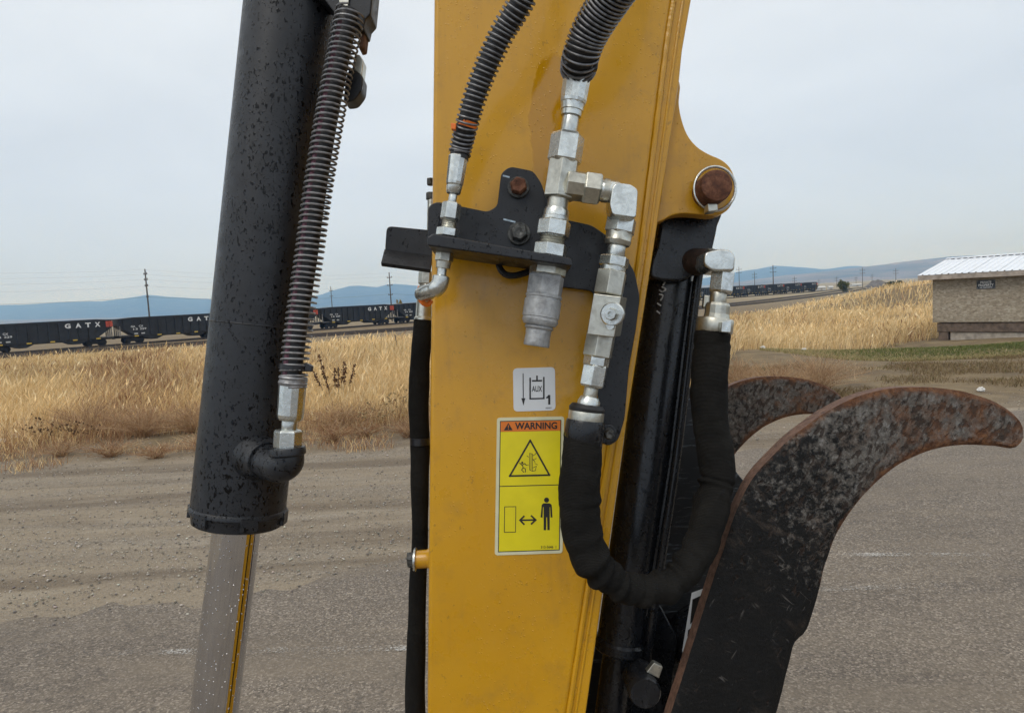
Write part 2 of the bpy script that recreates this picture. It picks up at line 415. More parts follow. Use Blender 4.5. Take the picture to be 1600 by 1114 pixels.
# ---- setting
def m_asphalt():
    mm, tt = mk('worn_asphalt'); c = oc(tt)
    st = tt.n('ShaderNodeSeparateColor', {0: tt.vor(c, 120, out='Color')}).outputs[0]; dist = tt.vor(c, 120)
    st2 = tt.n('ShaderNodeSeparateColor', {0: tt.vor(c, 210, out='Color')}).outputs[1]
    a = tt.ramp(st, [(.0, (.058, .047, .037)), (.45, (.132, .112, .091)), (.8, (.222, .190, .156)), (1, (.40, .355, .30))])
    b = tt.ramp(st2, [(.0, (.085, .070, .056)), (1, (.235, .20, .165))])
    base = tt.mix(.34, a, b)
    tone = tt.ramp(tt.noise(tt.scale(c, (.55, 1.3, 1)), 1.1, 6, .6), [(.3, (.80, .765, .72)), (.7, (1.14, 1.10, 1.03))])
    base = tt.mix(1.0, base, tone, 'MULTIPLY')
    dusty = tt.ramp(tt.noise(tt.scale(c, (.25, 1.2, 1)), 1.9, 7, .68), [(.46, 0.0), (.68, .62)])
    base = tt.mix(dusty, base, (.190, .152, .108))
    crk = tt.ramp(tt.n('ShaderNodeTexVoronoi', {'Vector': tt.n('ShaderNodeVectorMath', {0: c, 1: tt.n('ShaderNodeTexNoise', {'Vector': c, 'Scale': 3.0, 'Detail': 5.0}).outputs['Color']}, operation='ADD').outputs[0], 'Scale': .55}, feature='DISTANCE_TO_EDGE').outputs[0], [(.003, .28), (.010, 0.0)])
    base = tt.mix(crk, base, (.045, .037, .030))
    fin(tt, Base_Color=base, Roughness=.82, Normal=bump(tt, tt.math('ADD', dist, tt.noise(c, 60, 3)), .004, .55)); return mm
M['asphalt'] = m_asphalt()
def m_ground():
    mm, tt = mk('gravel_and_soil'); c = oc(tt)
    sx = tt.n('ShaderNodeSeparateXYZ', {0: c}); Y = sx.outputs[1]
    st = tt.n('ShaderNodeSeparateColor', {0: tt.vor(c, 85, out='Color')}).outputs[0]; dist = tt.vor(c, 85)
    st2 = tt.n('ShaderNodeSeparateColor', {0: tt.vor(c, 170, out='Color')}).outputs[1]
    a = tt.ramp(st, [(.0, (.120, .098, .069)), (.5, (.225, .186, .138)), (.85, (.32, .27, .208)), (1, (.52, .46, .375))])
    b = tt.ramp(st2, [(.0, (.13, .105, .075)), (1, (.285, .235, .178))])
    grav = tt.mix(.5, a, b)
    fine = tt.ramp(tt.noise(c, 48, 6, .7), [(.3, (.20, .158, .107)), (.7, (.325, .265, .188))])
    track = tt.ramp(tt.noise(tt.scale(c, (.16, 1.15, 1)), 2.1, 6, .62, .35), [(.38, 0.0), (.56, 1.0)])
    base = tt.mix(tt.math('MULTIPLY', track, .9), grav, fine)
    damp = tt.ramp(tt.noise(tt.scale(c, (.12, 1.6, 1)), 1.4, 6, .62, .3), [(.46, 0.0), (.62, .75)])
    base = tt.mix(damp, base, (.128, .095, .062))
    pale = tt.ramp(tt.noise(tt.scale(c, (.3, 1.5, 1)), 1.7, 5, .6), [(.58, 0.0), (.70, .55)])
    base = tt.mix(pale, base, (.36, .305, .232))
    # soil and dead litter under the field
    soil = tt.ramp(tt.noise(c, 1.6, 8, .65), [(.3, (.105, .072, .040)), (.55, (.20, .145, .075)), (.75, (.29, .215, .11))])
    nb = tt.math('MULTIPLY', tt.math('SUBTRACT', tt.noise(tt.scale(c, (1, 1.6, 1)), .9, 5), .5), 4.2)
    far = tt.ramp(tt.math('ADD', tt.math('MULTIPLY', tt.math('SUBTRACT', Y, 6.6), .30), tt.math('MULTIPLY', nb, .30)), [(.25, 0.0), (.75, 1.0)])
    base = tt.mix(far, base, soil)
    plain = tt.ramp(tt.noise(tt.scale(c, (.4, 1, 1)), .012, 5), [(.35, (.23, .185, .105)), (.65, (.33, .27, .17))])
    base = tt.mix(tt.ramp(tt.math('MULTIPLY', Y, .004), [(.5, 0.0), (1, 1.0)]), base, plain)
    hh = tt.math('ADD', dist, tt.noise(c, 26, 5, .65))
    fin(tt, Base_Color=base, Roughness=.92, Normal=bump(tt, hh, .010, .75)); return mm
M['ground'] = m_ground()
def m_paint_line():
    mm, tt = mk('worn_white_line_paint'); c = oc(tt)
    k = tt.ramp(tt.math('ADD', tt.noise(c, 85, 5, .7), tt.math('MULTIPLY', tt.noise(c, 3.2, 3), .6)), [(.84, 0.0), (.96, .75)])
    b = tt.n('ShaderNodeBsdfPrincipled', {'Base Color': (.50, .48, .44, 1), 'Roughness': .85}); tr = tt.n('ShaderNodeBsdfTransparent')
    mx = tt.n('ShaderNodeMixShader', {0: k, 1: tr.outputs[0], 2: b.outputs[0]}); tt.n('ShaderNodeOutputMaterial', {'Surface': mx.outputs[0]}); return mm
M['line'] = m_paint_line()
def m_vcol(name, rough=.8, trans=.25):
    mm, tt = mk(name); col = tt.n('ShaderNodeAttribute', attribute_name='Col').outputs['Color']
    b = tt.n('ShaderNodeBsdfPrincipled', {'Base Color': col, 'Roughness': rough, 'Specular IOR Level': .2})
    if trans:
        tl = tt.n('ShaderNodeBsdfTranslucent', {'Color': col}); mx = tt.n('ShaderNodeMixShader', {0: trans, 1: b.outputs[0], 2: tl.outputs[0]}); s = mx.outputs[0]
    else: s = b.outputs[0]
    tt.n('ShaderNodeOutputMaterial', {'Surface': s}); return mm
M['grass'] = m_vcol('dry_grass_blades'); M['stone'] = m_vcol('loose_stones', .9, 0)
M['ballast'] = simple('track_ballast', (.085, .072, .062), .95, nscale=1.3, var=.45)
M['rail'] = simple('dull_rail_steel', (.085, .065, .052), .6, .3, nscale=3)
M['tie_wood'] = simple('creosote_sleeper', (.05, .04, .033), .9, nscale=6)
M['car'] = simple('black_car_paint', (.0135, .0135, .0145), .55, nscale=1.2, var=.45)
M['car_dark'] = simple('grimy_underframe', (.022, .019, .017), .85, nscale=2, var=.5)
M['car_white'] = simple('white_stencil', (.72, .72, .70), .7, nscale=5, var=.15)
M['car_red'] = simple('red_end_panel', (.46, .07, .035), .65, nscale=4, var=.25)
M['car_grey'] = simple('pale_end_platform', (.20, .185, .165), .7, nscale=4, var=.5)
M['yellow_tag'] = simple('yellow_reflector', (.62, .42, .05), .6, nscale=4)
M['pole'] = simple('weathered_pole', (.085, .075, .066), .9, nscale=2)
M['wire'] = simple('dull_cable', (.10, .10, .10), .6)
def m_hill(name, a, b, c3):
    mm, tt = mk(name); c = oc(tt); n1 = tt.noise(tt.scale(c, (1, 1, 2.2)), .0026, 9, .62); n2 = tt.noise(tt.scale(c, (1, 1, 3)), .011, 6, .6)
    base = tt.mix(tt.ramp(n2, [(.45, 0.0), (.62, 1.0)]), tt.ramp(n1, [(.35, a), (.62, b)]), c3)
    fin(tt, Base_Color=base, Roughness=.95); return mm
M['hill_far'] = m_hill('haze_tinted_mountain', (.008, .026, .078), (.022, .046, .105), (.065, .085, .125))  # haze blue mixed into the forest colours of the far slopes
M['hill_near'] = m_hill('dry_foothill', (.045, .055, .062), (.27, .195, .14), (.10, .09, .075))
def m_stucco():
    mm, tt = mk('pebbledash_wall'); c = oc(tt)
    v = tt.n('ShaderNodeSeparateColor', {0: tt.vor(tt.scale(c, (1, 1, 1.8)), 13, out='Color')}).outputs[0]
    base = tt.ramp(v, [(.0, (.19, .15, .105)), (.4, (.34, .29, .215)), (.75, (.47, .41, .32)), (1, (.60, .55, .45))])
    base = tt.mix(.55, base, tt.ramp(tt.noise(tt.scale(c, (1, 1, 2.0)), 17, 7, .7), [(.3, (.155, .122, .088)), (.7, (.48, .42, .325))]))
    base = tt.mix(tt.ramp(tt.noise(tt.scale(c, (.7, .7, 1.5)), 1.6, 5), [(.35, .30), (.6, 0.0)]), base, (.26, .225, .17))
    fin(tt, Base_Color=base, Roughness=.95, Normal=bump(tt, tt.noise(c, 30, 5, .7), .02)); return mm
M['stucco'] = m_stucco()
M['roof'] = simple('white_metal_roofing', (.74, .77, .80), .38, nscale=2.2, var=.06)
M['fascia'] = simple('stained_fascia', (.34, .29, .245), .8, nscale=5, var=.35)
M['timber'] = simple('weathered_timber', (.125, .092, .070), .9, nscale=7, var=.5, bd=.01, bscale=20)
M['timber_grey'] = simple('greyed_board', (.34, .30, .25), .9, nscale=6, var=.35, bd=.01, bscale=20)
M['soffit'] = simple('dark_soffit_gap', (.05, .042, .035), .9)
M['litter'] = simple('dirty_white_plastic', (.66, .64, .60), .5, nscale=30, var=.2)
M['sign'] = simple('dark_sign_plate', (.035, .045, .06), .5, nscale=8)
M['leaf'] = m_vcol('tree_leaves', .7, .3)
M['bark'] = simple('grey_bark', (.10, .08, .06), .9, nscale=8)
M['spoil'] = simple('grey_spoil_heap', (.13, .12, .11), .95, nscale=.5, var=.4)
M['bldg'] = simple('pale_far_cladding', (.52, .52, .50), .8, nscale=.5, var=.1)
M['bldg_roof'] = simple('brown_far_roof', (.22, .13, .10), .8, nscale=.5, var=.2)
# ------------------------------------------------------------------ terrain
def _h(ix, iy, s):
    n = (ix.astype(np.int64) * 374761393 + iy.astype(np.int64) * 668265263 + s * 1442695041) & 0x7fffffff
    n = ((n ^ (n >> 13)) * 1274126177) & 0x7fffffff
    return ((n ^ (n >> 16)) & 0xffff) / 65535.0
def vn(x, y, s=0):
    x = np.asarray(x, float); y = np.asarray(y, float); ix = np.floor(x); iy = np.floor(y); fx = x - ix; fy = y - iy
    fx = fx * fx * (3 - 2 * fx); fy = fy * fy * (3 - 2 * fy)
    a = _h(ix, iy, s); b = _h(ix + 1, iy, s); c = _h(ix, iy + 1, s); d = _h(ix + 1, iy + 1, s)
    return (a * (1 - fx) + b * fx) * (1 - fy) + (c * (1 - fx) + d * fx) * fy
def ss(a, b, x):
    t_ = np.clip((np.asarray(x, float) - a) / (b - a), 0, 1); return t_ * t_ * (3 - 2 * t_)
def gz(x, y):
    x = np.asarray(x, float); y = np.asarray(y, float)
    z_ = -2.35 * ss(13, 78, y)
    z_ = z_ - .36 * ss(4, 9, x) * ss(12.5, 19, y) * (1 - ss(26, 40, y))
    z_ = z_ + 2.55 * np.exp(-((x - 33) ** 2 / 90 + (y - 50) ** 2 / 70)) + 1.0 * np.exp(-((x - 25) ** 2 / 50 + (y - 60) ** 2 / 120)) + .5 * np.exp(-((x - 16) ** 2 / 30 + (y - 40) ** 2 / 60))
    z_ = z_ + (vn(x * .35, y * .35, 3) - .5) * .30 * ss(9.5, 16, y) * (1 - ss(60, 80, y))
    z_ = z_ + (vn(x * 1.3, y * 2.2, 5) - .5) * .035 * ss(3.0, 5, y) * (1 - ss(9, 14, y))
    return z_
def gzf(x, y): return float(gz(x, y))

xs = np.concatenate([-np.geomspace(9000, 30, 22), np.linspace(-26, 26, 120), np.geomspace(28, 9000, 40)])
ys = np.concatenate([[-60, -20, -8], np.linspace(-4, 14, 110), np.linspace(14.4, 90, 110), np.geomspace(92, 9000, 30)])
GX, GY = np.meshgrid(xs, ys); GZ = gz(GX, GY)
nx, ny = len(xs), len(ys)
me = bpy.data.meshes.new('ground')
idx = np.arange(nx * ny).reshape(ny, nx)
q = np.stack([idx[:-1, :-1], idx[:-1, 1:], idx[1:, 1:], idx[1:, :-1]], -1).reshape(-1, 4)
me.from_pydata(np.stack([GX, GY, GZ], -1).reshape(-1, 3).tolist(), [], q.tolist()); me.materials.append(M['ground'])
me.polygons.foreach_set('use_smooth', [True] * len(me.polygons))
g = bpy.data.objects.new('ground', me); COL.objects.link(g); tag(g, kind='structure')

# asphalt apron: a sheet with a ragged outer edge
edge = [(-9, 3.3), (-5, 3.5), (-1.7, 3.75), (-.4, 4.2), (1.0, 5.7), (2.2, 6.85), (5.9, 7.9), (14, 8.6)]
ep = []
for (a, b) in zip(edge[:-1], edge[1:]):
    for k in range(26):
        s = k / 26; x = a[0] + (b[0] - a[0]) * s; y = a[1] + (b[1] - a[1]) * s
        ep.append((x, y + (float(vn(x * 1.1, 0, 11)) - .5) * .55 + (float(vn(x * 6, 1, 12)) - .5) * .22))
V = []; Fc = []
for i, (x, y) in enumerate(ep):
    V += [(x, y, gzf(x, y) + .004), (x, (y - 8) * .5, .010), (x, -10, .010)]
    for k, yy in ((1, y - .35),): pass
for i in range(len(ep) - 1):
    for k in range(2): Fc.append((3 * i + k, 3 * i + 3 + k, 3 * i + 4 + k, 3 * i + 1 + k))
V = [((x, y, max(z_, gzf(x, y) + .006))) for x, y, z_ in V]
# denser strip so the sheet follows the ground
V = []; Fc = []; rows = 14
for i, (x, y) in enumerate(ep):
    for k in range(rows):
        yy = y - (k / (rows - 1)) ** 1.4 * (y + 10)
        V.append((x, yy, gzf(x, yy) + .014 * min(1, k) + .003))
for i in range(len(ep) - 1):
    for k in range(rows - 1): a = i * rows + k; Fc.append((a, a + rows, a + rows + 1, a + 1))
build('asphalt', (V, Fc), M['asphalt'], smooth=60, kind='structure')
def road_line(u0, v0, u1, v1, wd):
    a = hit(u0, v0, .02); b = hit(u1, v1, .02); n_ = 40; V = []; Fc = []
    side = (b - a).cross(Vector((0, 0, 1))).normalized() * wd / 2
    for i in range(n_ + 1):
        p = a.lerp(b, i / n_)
        for s in (-1, 1):
            q_ = p + side * s; V.append((q_.x, q_.y, gzf(q_.x, q_.y) + .0225))
        if i: Fc.append((2 * i - 2, 2 * i - 1, 2 * i + 1, 2 * i))
    return V, Fc
for ln in ((1300, 867, 1545, 866, .05), (1270, 921, 1480, 914, .05), (120, 1021, 640, 1012, .05)):
    build('painted_line', road_line(*ln), M['line'], smooth=0, flip=False, kind='structure')

# ------------------------------------------------------------------ loose stones (stuff)
def scatter_mesh(name, V, Fq, Ft, cols, mat, kind='stuff', **tags):
    me = bpy.data.meshes.new(name); nv = len(V)
    me.vertices.add(nv); me.vertices.foreach_set('co', np.asarray(V, np.float32).ravel())
    loops = []; 
    nf = len(Fq) + len(Ft)
    li = np.concatenate([np.asarray(Fq, np.int32).ravel(), np.asarray(Ft, np.int32).ravel()]) if len(Fq) else np.asarray(Ft, np.int32).ravel()
    me.loops.add(len(li)); me.loops.foreach_set('vertex_index', li)
    st = np.concatenate([np.arange(len(Fq)) * 4, len(Fq) * 4 + np.arange(len(Ft)) * 3]).astype(np.int32)
    me.polygons.add(nf); me.polygons.foreach_set('loop_start', st)
    me.update(calc_edges=True)
    at = me.attributes.new('Col', 'FLOAT_COLOR', 'POINT'); c4 = np.ones((nv, 4), np.float32); c4[:, :3] = cols; at.data.foreach_set('color', c4.ravel())
    me.materials.append(mat); o = bpy.data.objects.new(name, me); COL.objects.link(o)
    return tag(o, kind=kind, **tags)
def stones(name, n, dlo, dhi, smin, smax, keep, label):
    d = dlo * (dhi / dlo) ** rng.random(n * 2); x = (rng.random(n * 2) * 2.0 - 1.0) * .95 * d; y = d
    k = keep(x, y); x = x[k][:n]; y = y[k][:n]; n = len(x)
    s = smin * (smax / smin) ** (rng.random(n) ** 2.2)
    oct_ = np.array([[1, 0, 0], [0, 1, 0], [-1, 0, 0], [0, -1, 0], [0, 0, 1], [0, 0, -.6]], float)
    V = oct_[None] * (1 + (rng.random((n, 6, 1)) - .5) * .7) * s[:, None, None] * np.stack([1 + .5 * rng.random(n), np.ones(n), .45 + .35 * rng.random(n)], -1)[:, None, :]
    V = V + (rng.random((n, 6, 3)) - .5) * s[:, None, None] * .5
    a = rng.random(n) * 6.28; ca, sa = np.cos(a)[:, None], np.sin(a)[:, None]
    X = V[..., 0] * ca - V[..., 1] * sa; Y = V[..., 0] * sa + V[..., 1] * ca
    V = np.stack([X + x[:, None], Y + y[:, None], V[..., 2] + (gz(x, y) + .006 + s * .15)[:, None]], -1).reshape(-1, 3)
    T = np.array([[0, 1, 4], [1, 2, 4], [2, 3, 4], [3, 0, 4], [1, 0, 5], [2, 1, 5], [3, 2, 5], [0, 3, 5]])
    T = (T[None] + (np.arange(n) * 6)[:, None, None]).reshape(-1, 3)
    g_ = (.14 + .46 * rng.random(n) ** 1.8)[:, None] * np.array([1, .90, .77]) * (1 + (rng.random((n, 3)) - .5) * .12)
    scatter_mesh(name, V, np.zeros((0, 4), np.int32), T, np.repeat(g_, 6, 0), M['stone'], label=label, category='gravel') if False else \
        scatter_mesh(name, V, np.zeros((0, 4), np.int32), T, np.repeat(g_, 6, 0), M['stone'], label=label, cat='gravel')
eX = np.array([p[0] for p in edge]); eY = np.array([p[1] for p in edge])
def off_asphalt(x, y): return (y > np.interp(x, eX, eY) - .25 + rng.random(len(x)) * .5)
stones('gravel', 17000, 3.2, 9.3, .0028, .0105, off_asphalt, 'loose pale gravel scattered over the dirt strip')
stones('grit', 7000, 2.3, 8.0, .002, .006, lambda x, y: ~off_asphalt(x, y), 'fine loose grit lying on the worn asphalt')

# ------------------------------------------------------------------ dry grass (stuff)
def blades(x, y, h, wd, col, lean=.45, wind=(.18, .02), seedhead=0.0, tipcol=None, spread=1.0):
    n = len(x); az = rng.random(n) * 6.283; fa = rng.random(n) * 6.283
    z0 = gz(x, y) - .01
    le = lean * (.2 + rng.random(n)) * h
    dx = np.cos(az) * le + wind[0] * h; dy = np.sin(az) * le + wind[1] * h
    sx = np.cos(fa) * wd / 2; sy = np.sin(fa) * wd / 2
    b0 = np.stack([x - sx, y - sy, z0], -1); b1 = np.stack([x + sx, y + sy, z0], -1)
    mx, my, mz = x + dx * .32, y + dy * .32, z0 + h * .58
    m0 = np.stack([mx - sx * .8, my - sy * .8, mz], -1); m1 = np.stack([mx + sx * .8, my + sy * .8, mz], -1)
    tp = np.stack([x + dx, y + dy, z0 + h * (1 - .25 * rng.random(n))], -1)
    V = np.stack([b0, b1, m0, m1, tp], 1).reshape(-1, 3); o = (np.arange(n) * 5)[:, None]
    Q = o + np.array([[0, 1, 3, 2]]); T = o + np.array([[2, 3, 4]])
    C = np.repeat(col[:, None, :], 5, 1)
    if tipcol is not None: C[:, 4] = tipcol
    C = C.reshape(-1, 3)
    if seedhead:
        k = np.nonzero(rng.random(n) < seedhead)[0]; m_ = len(k); tpk = tp[k]; w2 = wd[k] * 1.5; l2 = h[k] * .16
        mid = tpk - np.stack([dx[k], dy[k], h[k]], -1) * .10
        S = np.stack([tpk + np.stack([dx[k] * .05, dy[k] * .05, l2 * .4], -1), mid + np.stack([np.cos(fa[k]) * w2, np.sin(fa[k]) * w2, l2 * 0], -1), tpk - np.stack([dx[k], dy[k], h[k]], -1) * .2, mid - np.stack([np.cos(fa[k]) * w2, np.sin(fa[k]) * w2, l2 * 0], -1)], 1).reshape(-1, 3)
        o2 = len(V) + (np.arange(m_) * 4)[:, None]; V = np.concatenate([V, S]); Q = np.concatenate([Q, o2 + np.array([[0, 1, 2, 3]])]); C = np.concatenate([C, np.repeat(col[k] * 1.12, 4, 0)])
    return V, Q, T, C
def pal(n, cols, wts):
    cols = np.array(cols); k = rng.choice(len(cols), n, p=np.array(wts) / sum(wts)); return cols[k] * (1 + (rng.random((n, 1)) - .5) * .35)
GOLD = [(.80, .575, .285), (.88, .665, .365), (.66, .45, .20), (.90, .74, .46), (.50, .33, .15)]
RUST = [(.33, .18, .095), (.41, .245, .135), (.24, .125, .065), (.50, .33, .19)]
def start_line(t_): return np.interp(t_, [-.95, -.55, -.3, .28, .33, .40, .6, .95], [8.5, 8.6, 8.4, 8.7, 16.5, 18.5, 21.5, 24.0])
def field(name, n, dlo, dhi, pw, hfun, colfun, lean, wpx, label, seed=.25, wind=(.18, .02), keep=None):
    t_ = (rng.random(n) * 2 - 1) * 1.15; u = rng.random(n)
    d = (dlo ** (1 - pw) + u * (dhi ** (1 - pw) - dlo ** (1 - pw))) ** (1 / (1 - pw))
    x = t_ * d; y = d + (rng.random(n) - .5) * .2
    k = (y > start_line(t_) + (vn(x * .9, y * .9, 21) - .5) * 2.0 + (rng.random(n) ** 2) * 1.3) & (rng.random(n) < .25 + 1.2 * vn(x * .8, y * .55, 23))
    if keep is not None: k &= keep(x, y)
    x = x[k]; y = y[k]; n = len(x); h = hfun(x, y) * (.55 + .75 * rng.random(n)); wd = np.maximum(.0028, wpx * y / F) * (.7 + .6 * rng.random(n))
    V, Q, T, C = blades(x, y, h, wd, colfun(x, y, n), lean, wind, seed)
    scatter_mesh(name, V, Q, T, C, M['grass'], label=label, cat='grass')
def not_shed(x, y):
    
    p0 = hit(1457, 530, -.5); an = R(50); aa = (x - p0.x) * math.cos(an) - (y - p0.y) * math.sin(an); bb = (x - p0.x) * math.sin(an) + (y - p0.y) * math.cos(an)
    return ~((aa > -.15) & (aa < 6) & (bb > -3.2) & (bb < 5.2))
def rusty(x, y):                               # reddish patch left of the cylinder, near edge
    t_ = x / y; a = np.exp(-((t_ + .56) / .11) ** 2) * ss(40, 14, y) * .72; b = ss(10.2, 8.8, y) * .45
    return np.clip(a + b * .8 + (vn(x * .5, y * .35, 31) - .5) * .7, 0, 1)
def fcol(x, y, n):
    k = rng.random(n) < rusty(x, y); c = pal(n, GOLD, [3, 3, 2, 1.6, 1]); c2 = pal(n, RUST, [3, 3, 1.4, 1.5]); c[k] = c2[k]
    tone = .80 + .40 * vn(x * .22, y * .22, 33); return c * tone[:, None]
def fh(x, y):
    return (.26 + .34 * vn(x * .3, y * .3, 41) + .24 * vn(x * 1.3, y * 1.1, 43)) * (.55 + .45 * ss(8.4, 11.5, y)) * (1 - .35 * ss(30, 80, y))
field('dry_grass', 400000, 8.3, 78, 1.40, fh, fcol, .72, .62, 'tall golden dry grass filling the field before the railway', .10, keep=not_shed)
def edge_keep(x, y): return (x / y < .30) | (x / y > .30)
# low weed litter straggling out over the dirt
n = 26000; t_ = (rng.random(n) * 2 - 1) * .92; d = 7.0 + rng.random(n) * 2.6; x = t_ * d; y = d
k = (vn(x * 1.1, y * 1.6, 51) > .50 + .42 * np.clip((8.4 - y) / 1.4, 0, 1)) & (t_ < .31); x = x[k]; y = y[k]; n = len(x)
V, Q, T, C = blades(x, y, .05 + .13 * rng.random(n), .004 + .004 * rng.random(n), pal(n, RUST + GOLD[:2], [2, 3, 1, 2, 1.2, 1.2]), 1.1, (.1, 0), 0)
scatter_mesh('weed_litter', V, Q, T, C, M['grass'], label='low reddish dead weeds straggling over the dirt edge', cat='weeds')
# weedy dirt on the right and the lawn in front of the shed
n = 42000; t_ = .26 + rng.random(n) * .66; d = 8.9 + rng.random(n) ** .9 * 5.0; x = t_ * d; y = d
k = vn(x * .8, y * 1.5, 61) > .36 + .16 * ss(9.6, 8.6, y) + rng.random(n) * .18; x = x[k]; y = y[k]; n = len(x)
V, Q, T, C = blades(x, y, .025 + .075 * rng.random(n), .005 + .005 * rng.random(n), pal(n, [(.20, .14, .075), (.15, .10, .055), (.27, .20, .105), (.14, .125, .05)], [3, 2, 2, 1]), 1.2, (.1, 0), 0)
scatter_mesh('weed_litter', V, Q, T, C, M['grass'], label='flattened brown weeds over the dirt below the lawn', cat='weeds')
n = 90000; t_ = .36 + rng.random(n) * .60; d = 13.0 + rng.random(n) * 12; x = t_ * d; y = d
lo = 13.4 + (vn(x * .5, 0 * y, 71) - .5) * 2.0 + np.clip(.50 - t_, 0, 1) * 20; hi = start_line(t_) + .8
k = (y > lo) & (y < hi) & not_shed(x, y - .6 * 0); x = x[k]; y = y[k]; n = len(x)
green = np.exp(-((y - (17.0 + .6 * (vn(x * .7, y * .2, 73) - .5))) / 2.2) ** 2) * ss(.42, .56, x / y) * (.45 + .9 * vn(x * .9, y * .9, 74))
cg = pal(n, [(.125, .150, .045), (.155, .170, .060), (.10, .125, .040)], [2, 2, 1]); cy = pal(n, [(.40, .33, .165), (.33, .27, .135), (.26, .24, .10)], [2, 2, 1.2])
cc = np.where((rng.random(n) < green * 1.1)[:, None], cg, cy)
V, Q, T, C = blades(x, y, .03 + .06 * rng.random(n), .010 + .008 * rng.random(n), cc, .9, (.05, 0), 0)
scatter_mesh('lawn_grass', V, Q, T, C, M['grass'], label='short patchy green and straw lawn before the shed', cat='grass')

# ------------------------------------------------------------------ weeds one can pick out
def twig_bush(name, base, hgt, rad, n, cols, label, cat, group=None, heads=None, wd=.005, sub=5, lean=1.0):
    """stems fanning out of one root, side twigs, optional seed heads"""
    bx, by = base; z0 = gzf(bx, by); V = []; Q = []; T = []; C = []
    def seg(a, b, w_, c):
        a = np.array(a); b = np.array(b); dd = b - a; pr = np.cross(dd, rng.normal(size=3)); pr = pr / (np.linalg.norm(pr) + 1e-9) * w_ / 2; o = len(V)
        V.extend([a - pr, a + pr, b + pr * .5, b - pr * .5]); Q.append((o, o + 1, o + 2, o + 3)); C.extend([c] * 4)
    HV = []; HT = []; HC = []
    for i in range(n):
        az = rng.random() * 6.283; r = rad * lean * rng.random() ** .6; hh = hgt * (.55 + .45 * rng.random()) * (1 - .35 * (r / max(rad, .01)) ** 2)
        c = np.array(cols[rng.integers(len(cols))]) * (.8 + .4 * rng.random())
        p0 = np.array([bx + rng.normal() * .03, by + rng.normal() * .03, z0 - .01]); p2 = np.array([bx + math.cos(az) * r, by + math.sin(az) * r, z0 + hh]); pm = (p0 + p2) / 2 + np.array([0, 0, hh * .12]) - np.array([math.cos(az), math.sin(az), 0]) * r * .12
        seg(p0, pm, wd, c); seg(pm, p2, wd * .8, c)
        for j in range(sub):
            f = .35 + .6 * rng.random(); q0 = pm + (p2 - pm) * max(0, (f - .5) * 2) if f > .5 else p0 + (pm - p0) * f * 2
            q1 = q0 + np.array([rng.normal() * .5, rng.normal() * .5, .5 + .5 * rng.random()]) * hgt * .22
            seg(q0, q1, wd * .6, c * (.85 + .3 * rng.random()))
            if heads and rng.random() < heads[3]:
                HV.append(q1); HC.append(heads[0])
        if heads: HV.append(p2); HC.append(heads[0])
    root = thing(name, (bx, by, z0), label, cat, group)
    def mk_mesh(nm, V, Q, T, C, par):
        me_ = scatter_mesh(nm, np.array(V) - np.array([bx, by, z0]), np.array(Q, np.int32).reshape(-1, 4), np.array(T, np.int32).reshape(-1, 3), np.array(C), M['grass'], kind=None)
        me_.parent = par
        if nm == 'seed_heads': me_['kind'] = 'stuff'
        return me_
    mk_mesh('stems', V, Q, T, C, root)
    if heads:
        hv = []; ht = []; hc = []
        for p in HV:
            s = heads[1] * (.6 + .7 * rng.random()); sz = s * heads[2]; o = len(hv)
            for q_ in ((s, 0, 0), (0, s, 0), (-s, 0, 0), (0, -s, 0), (0, 0, sz), (0, 0, -sz)): hv.append(p + np.array(q_) * (.75 + .5 * rng.random()))
            for a, b, c_ in ((0, 1, 4), (1, 2, 4), (2, 3, 4), (3, 0, 4), (1, 0, 5), (2, 1, 5), (3, 2, 5), (0, 3, 5)): ht.append((o + a, o + b, o + c_))
            hc += [np.array(heads[0]) * (.7 + .6 * rng.random())] * 6
        mk_mesh('seed_heads', hv, [], ht, hc, root)
    return root
def at_depth(u, d): 
    p = P(u, 0, d); return (ray(u, 480).x / ray(u, 480).y * d, d)
RC = [(.36, .22, .12), (.46, .30, .17), (.28, .165, .09), (.52, .37, .22)]
for i, (u, d, hh, rr, n_, lb) in enumerate([
    (1205, 9.6, .62, .62, 420, 'brown tumbleweed bush behind the bent claw, nearest the black sleeve'),
    (1278, 10.1, .66, .72, 480, 'widest brown tumbleweed bush beside the weedy dirt'),
    (1150, 10.6, .60, .60, 380, 'brown tumbleweed bush at the foot of the pale grass'),
    (120, 9.6, .60, .75, 420, 'reddish dead weed bush in the dry grass left of the black cylinder'),
    (205, 9.2, .52, .62, 380, 'low reddish dead weed bush at the dirt edge'),
    (285, 9.4, .50, .70, 420, 'straw-red weed bush right beside the black cylinder'),
    (520, 8.9, .46, .65, 380, 'reddish weed bush between the cylinder and the yellow arm')]):
    twig_bush('tumbleweed_bush', at_depth(u, d), hh * .9, rr * 1.1, int(n_ * .62), RC, lb, 'bush', 'dead weed bushes along the dirt edge', None, .0048, 6, 1.15)
for i, (u, d, hh, rr, lb) in enumerate([
    (70, 8.15, .20, .34, 'small reddish weed tuft on the dirt nearest the crumpled bag'), (150, 8.0, .24, .40, 'low rusty weed tuft spreading over the dirt, left of the black cylinder'), (222, 7.75, .17, .30, 'lowest rusty weed tuft reaching farthest onto the dirt'), (300, 7.95, .26, .42, 'bushy rusty weed tuft touching the black cylinder'),
    (505, 8.1, .24, .36, 'low rusty weed tuft right of the silver hose nut'), (555, 8.3, .20, .30, 'small weed tuft below the dry thistle'), (625, 8.2, .26, .34, 'weed tuft at the dirt edge beside the dark sleeved hose')]):
    twig_bush('weed_tuft', at_depth(u, d), hh, rr * 1.2, 120, [(.36, .21, .115), (.44, .28, .16), (.27, .15, .08), (.50, .36, .21)], lb, 'weed', 'low weed tufts on the dirt', None, .006, 5, 1.0)
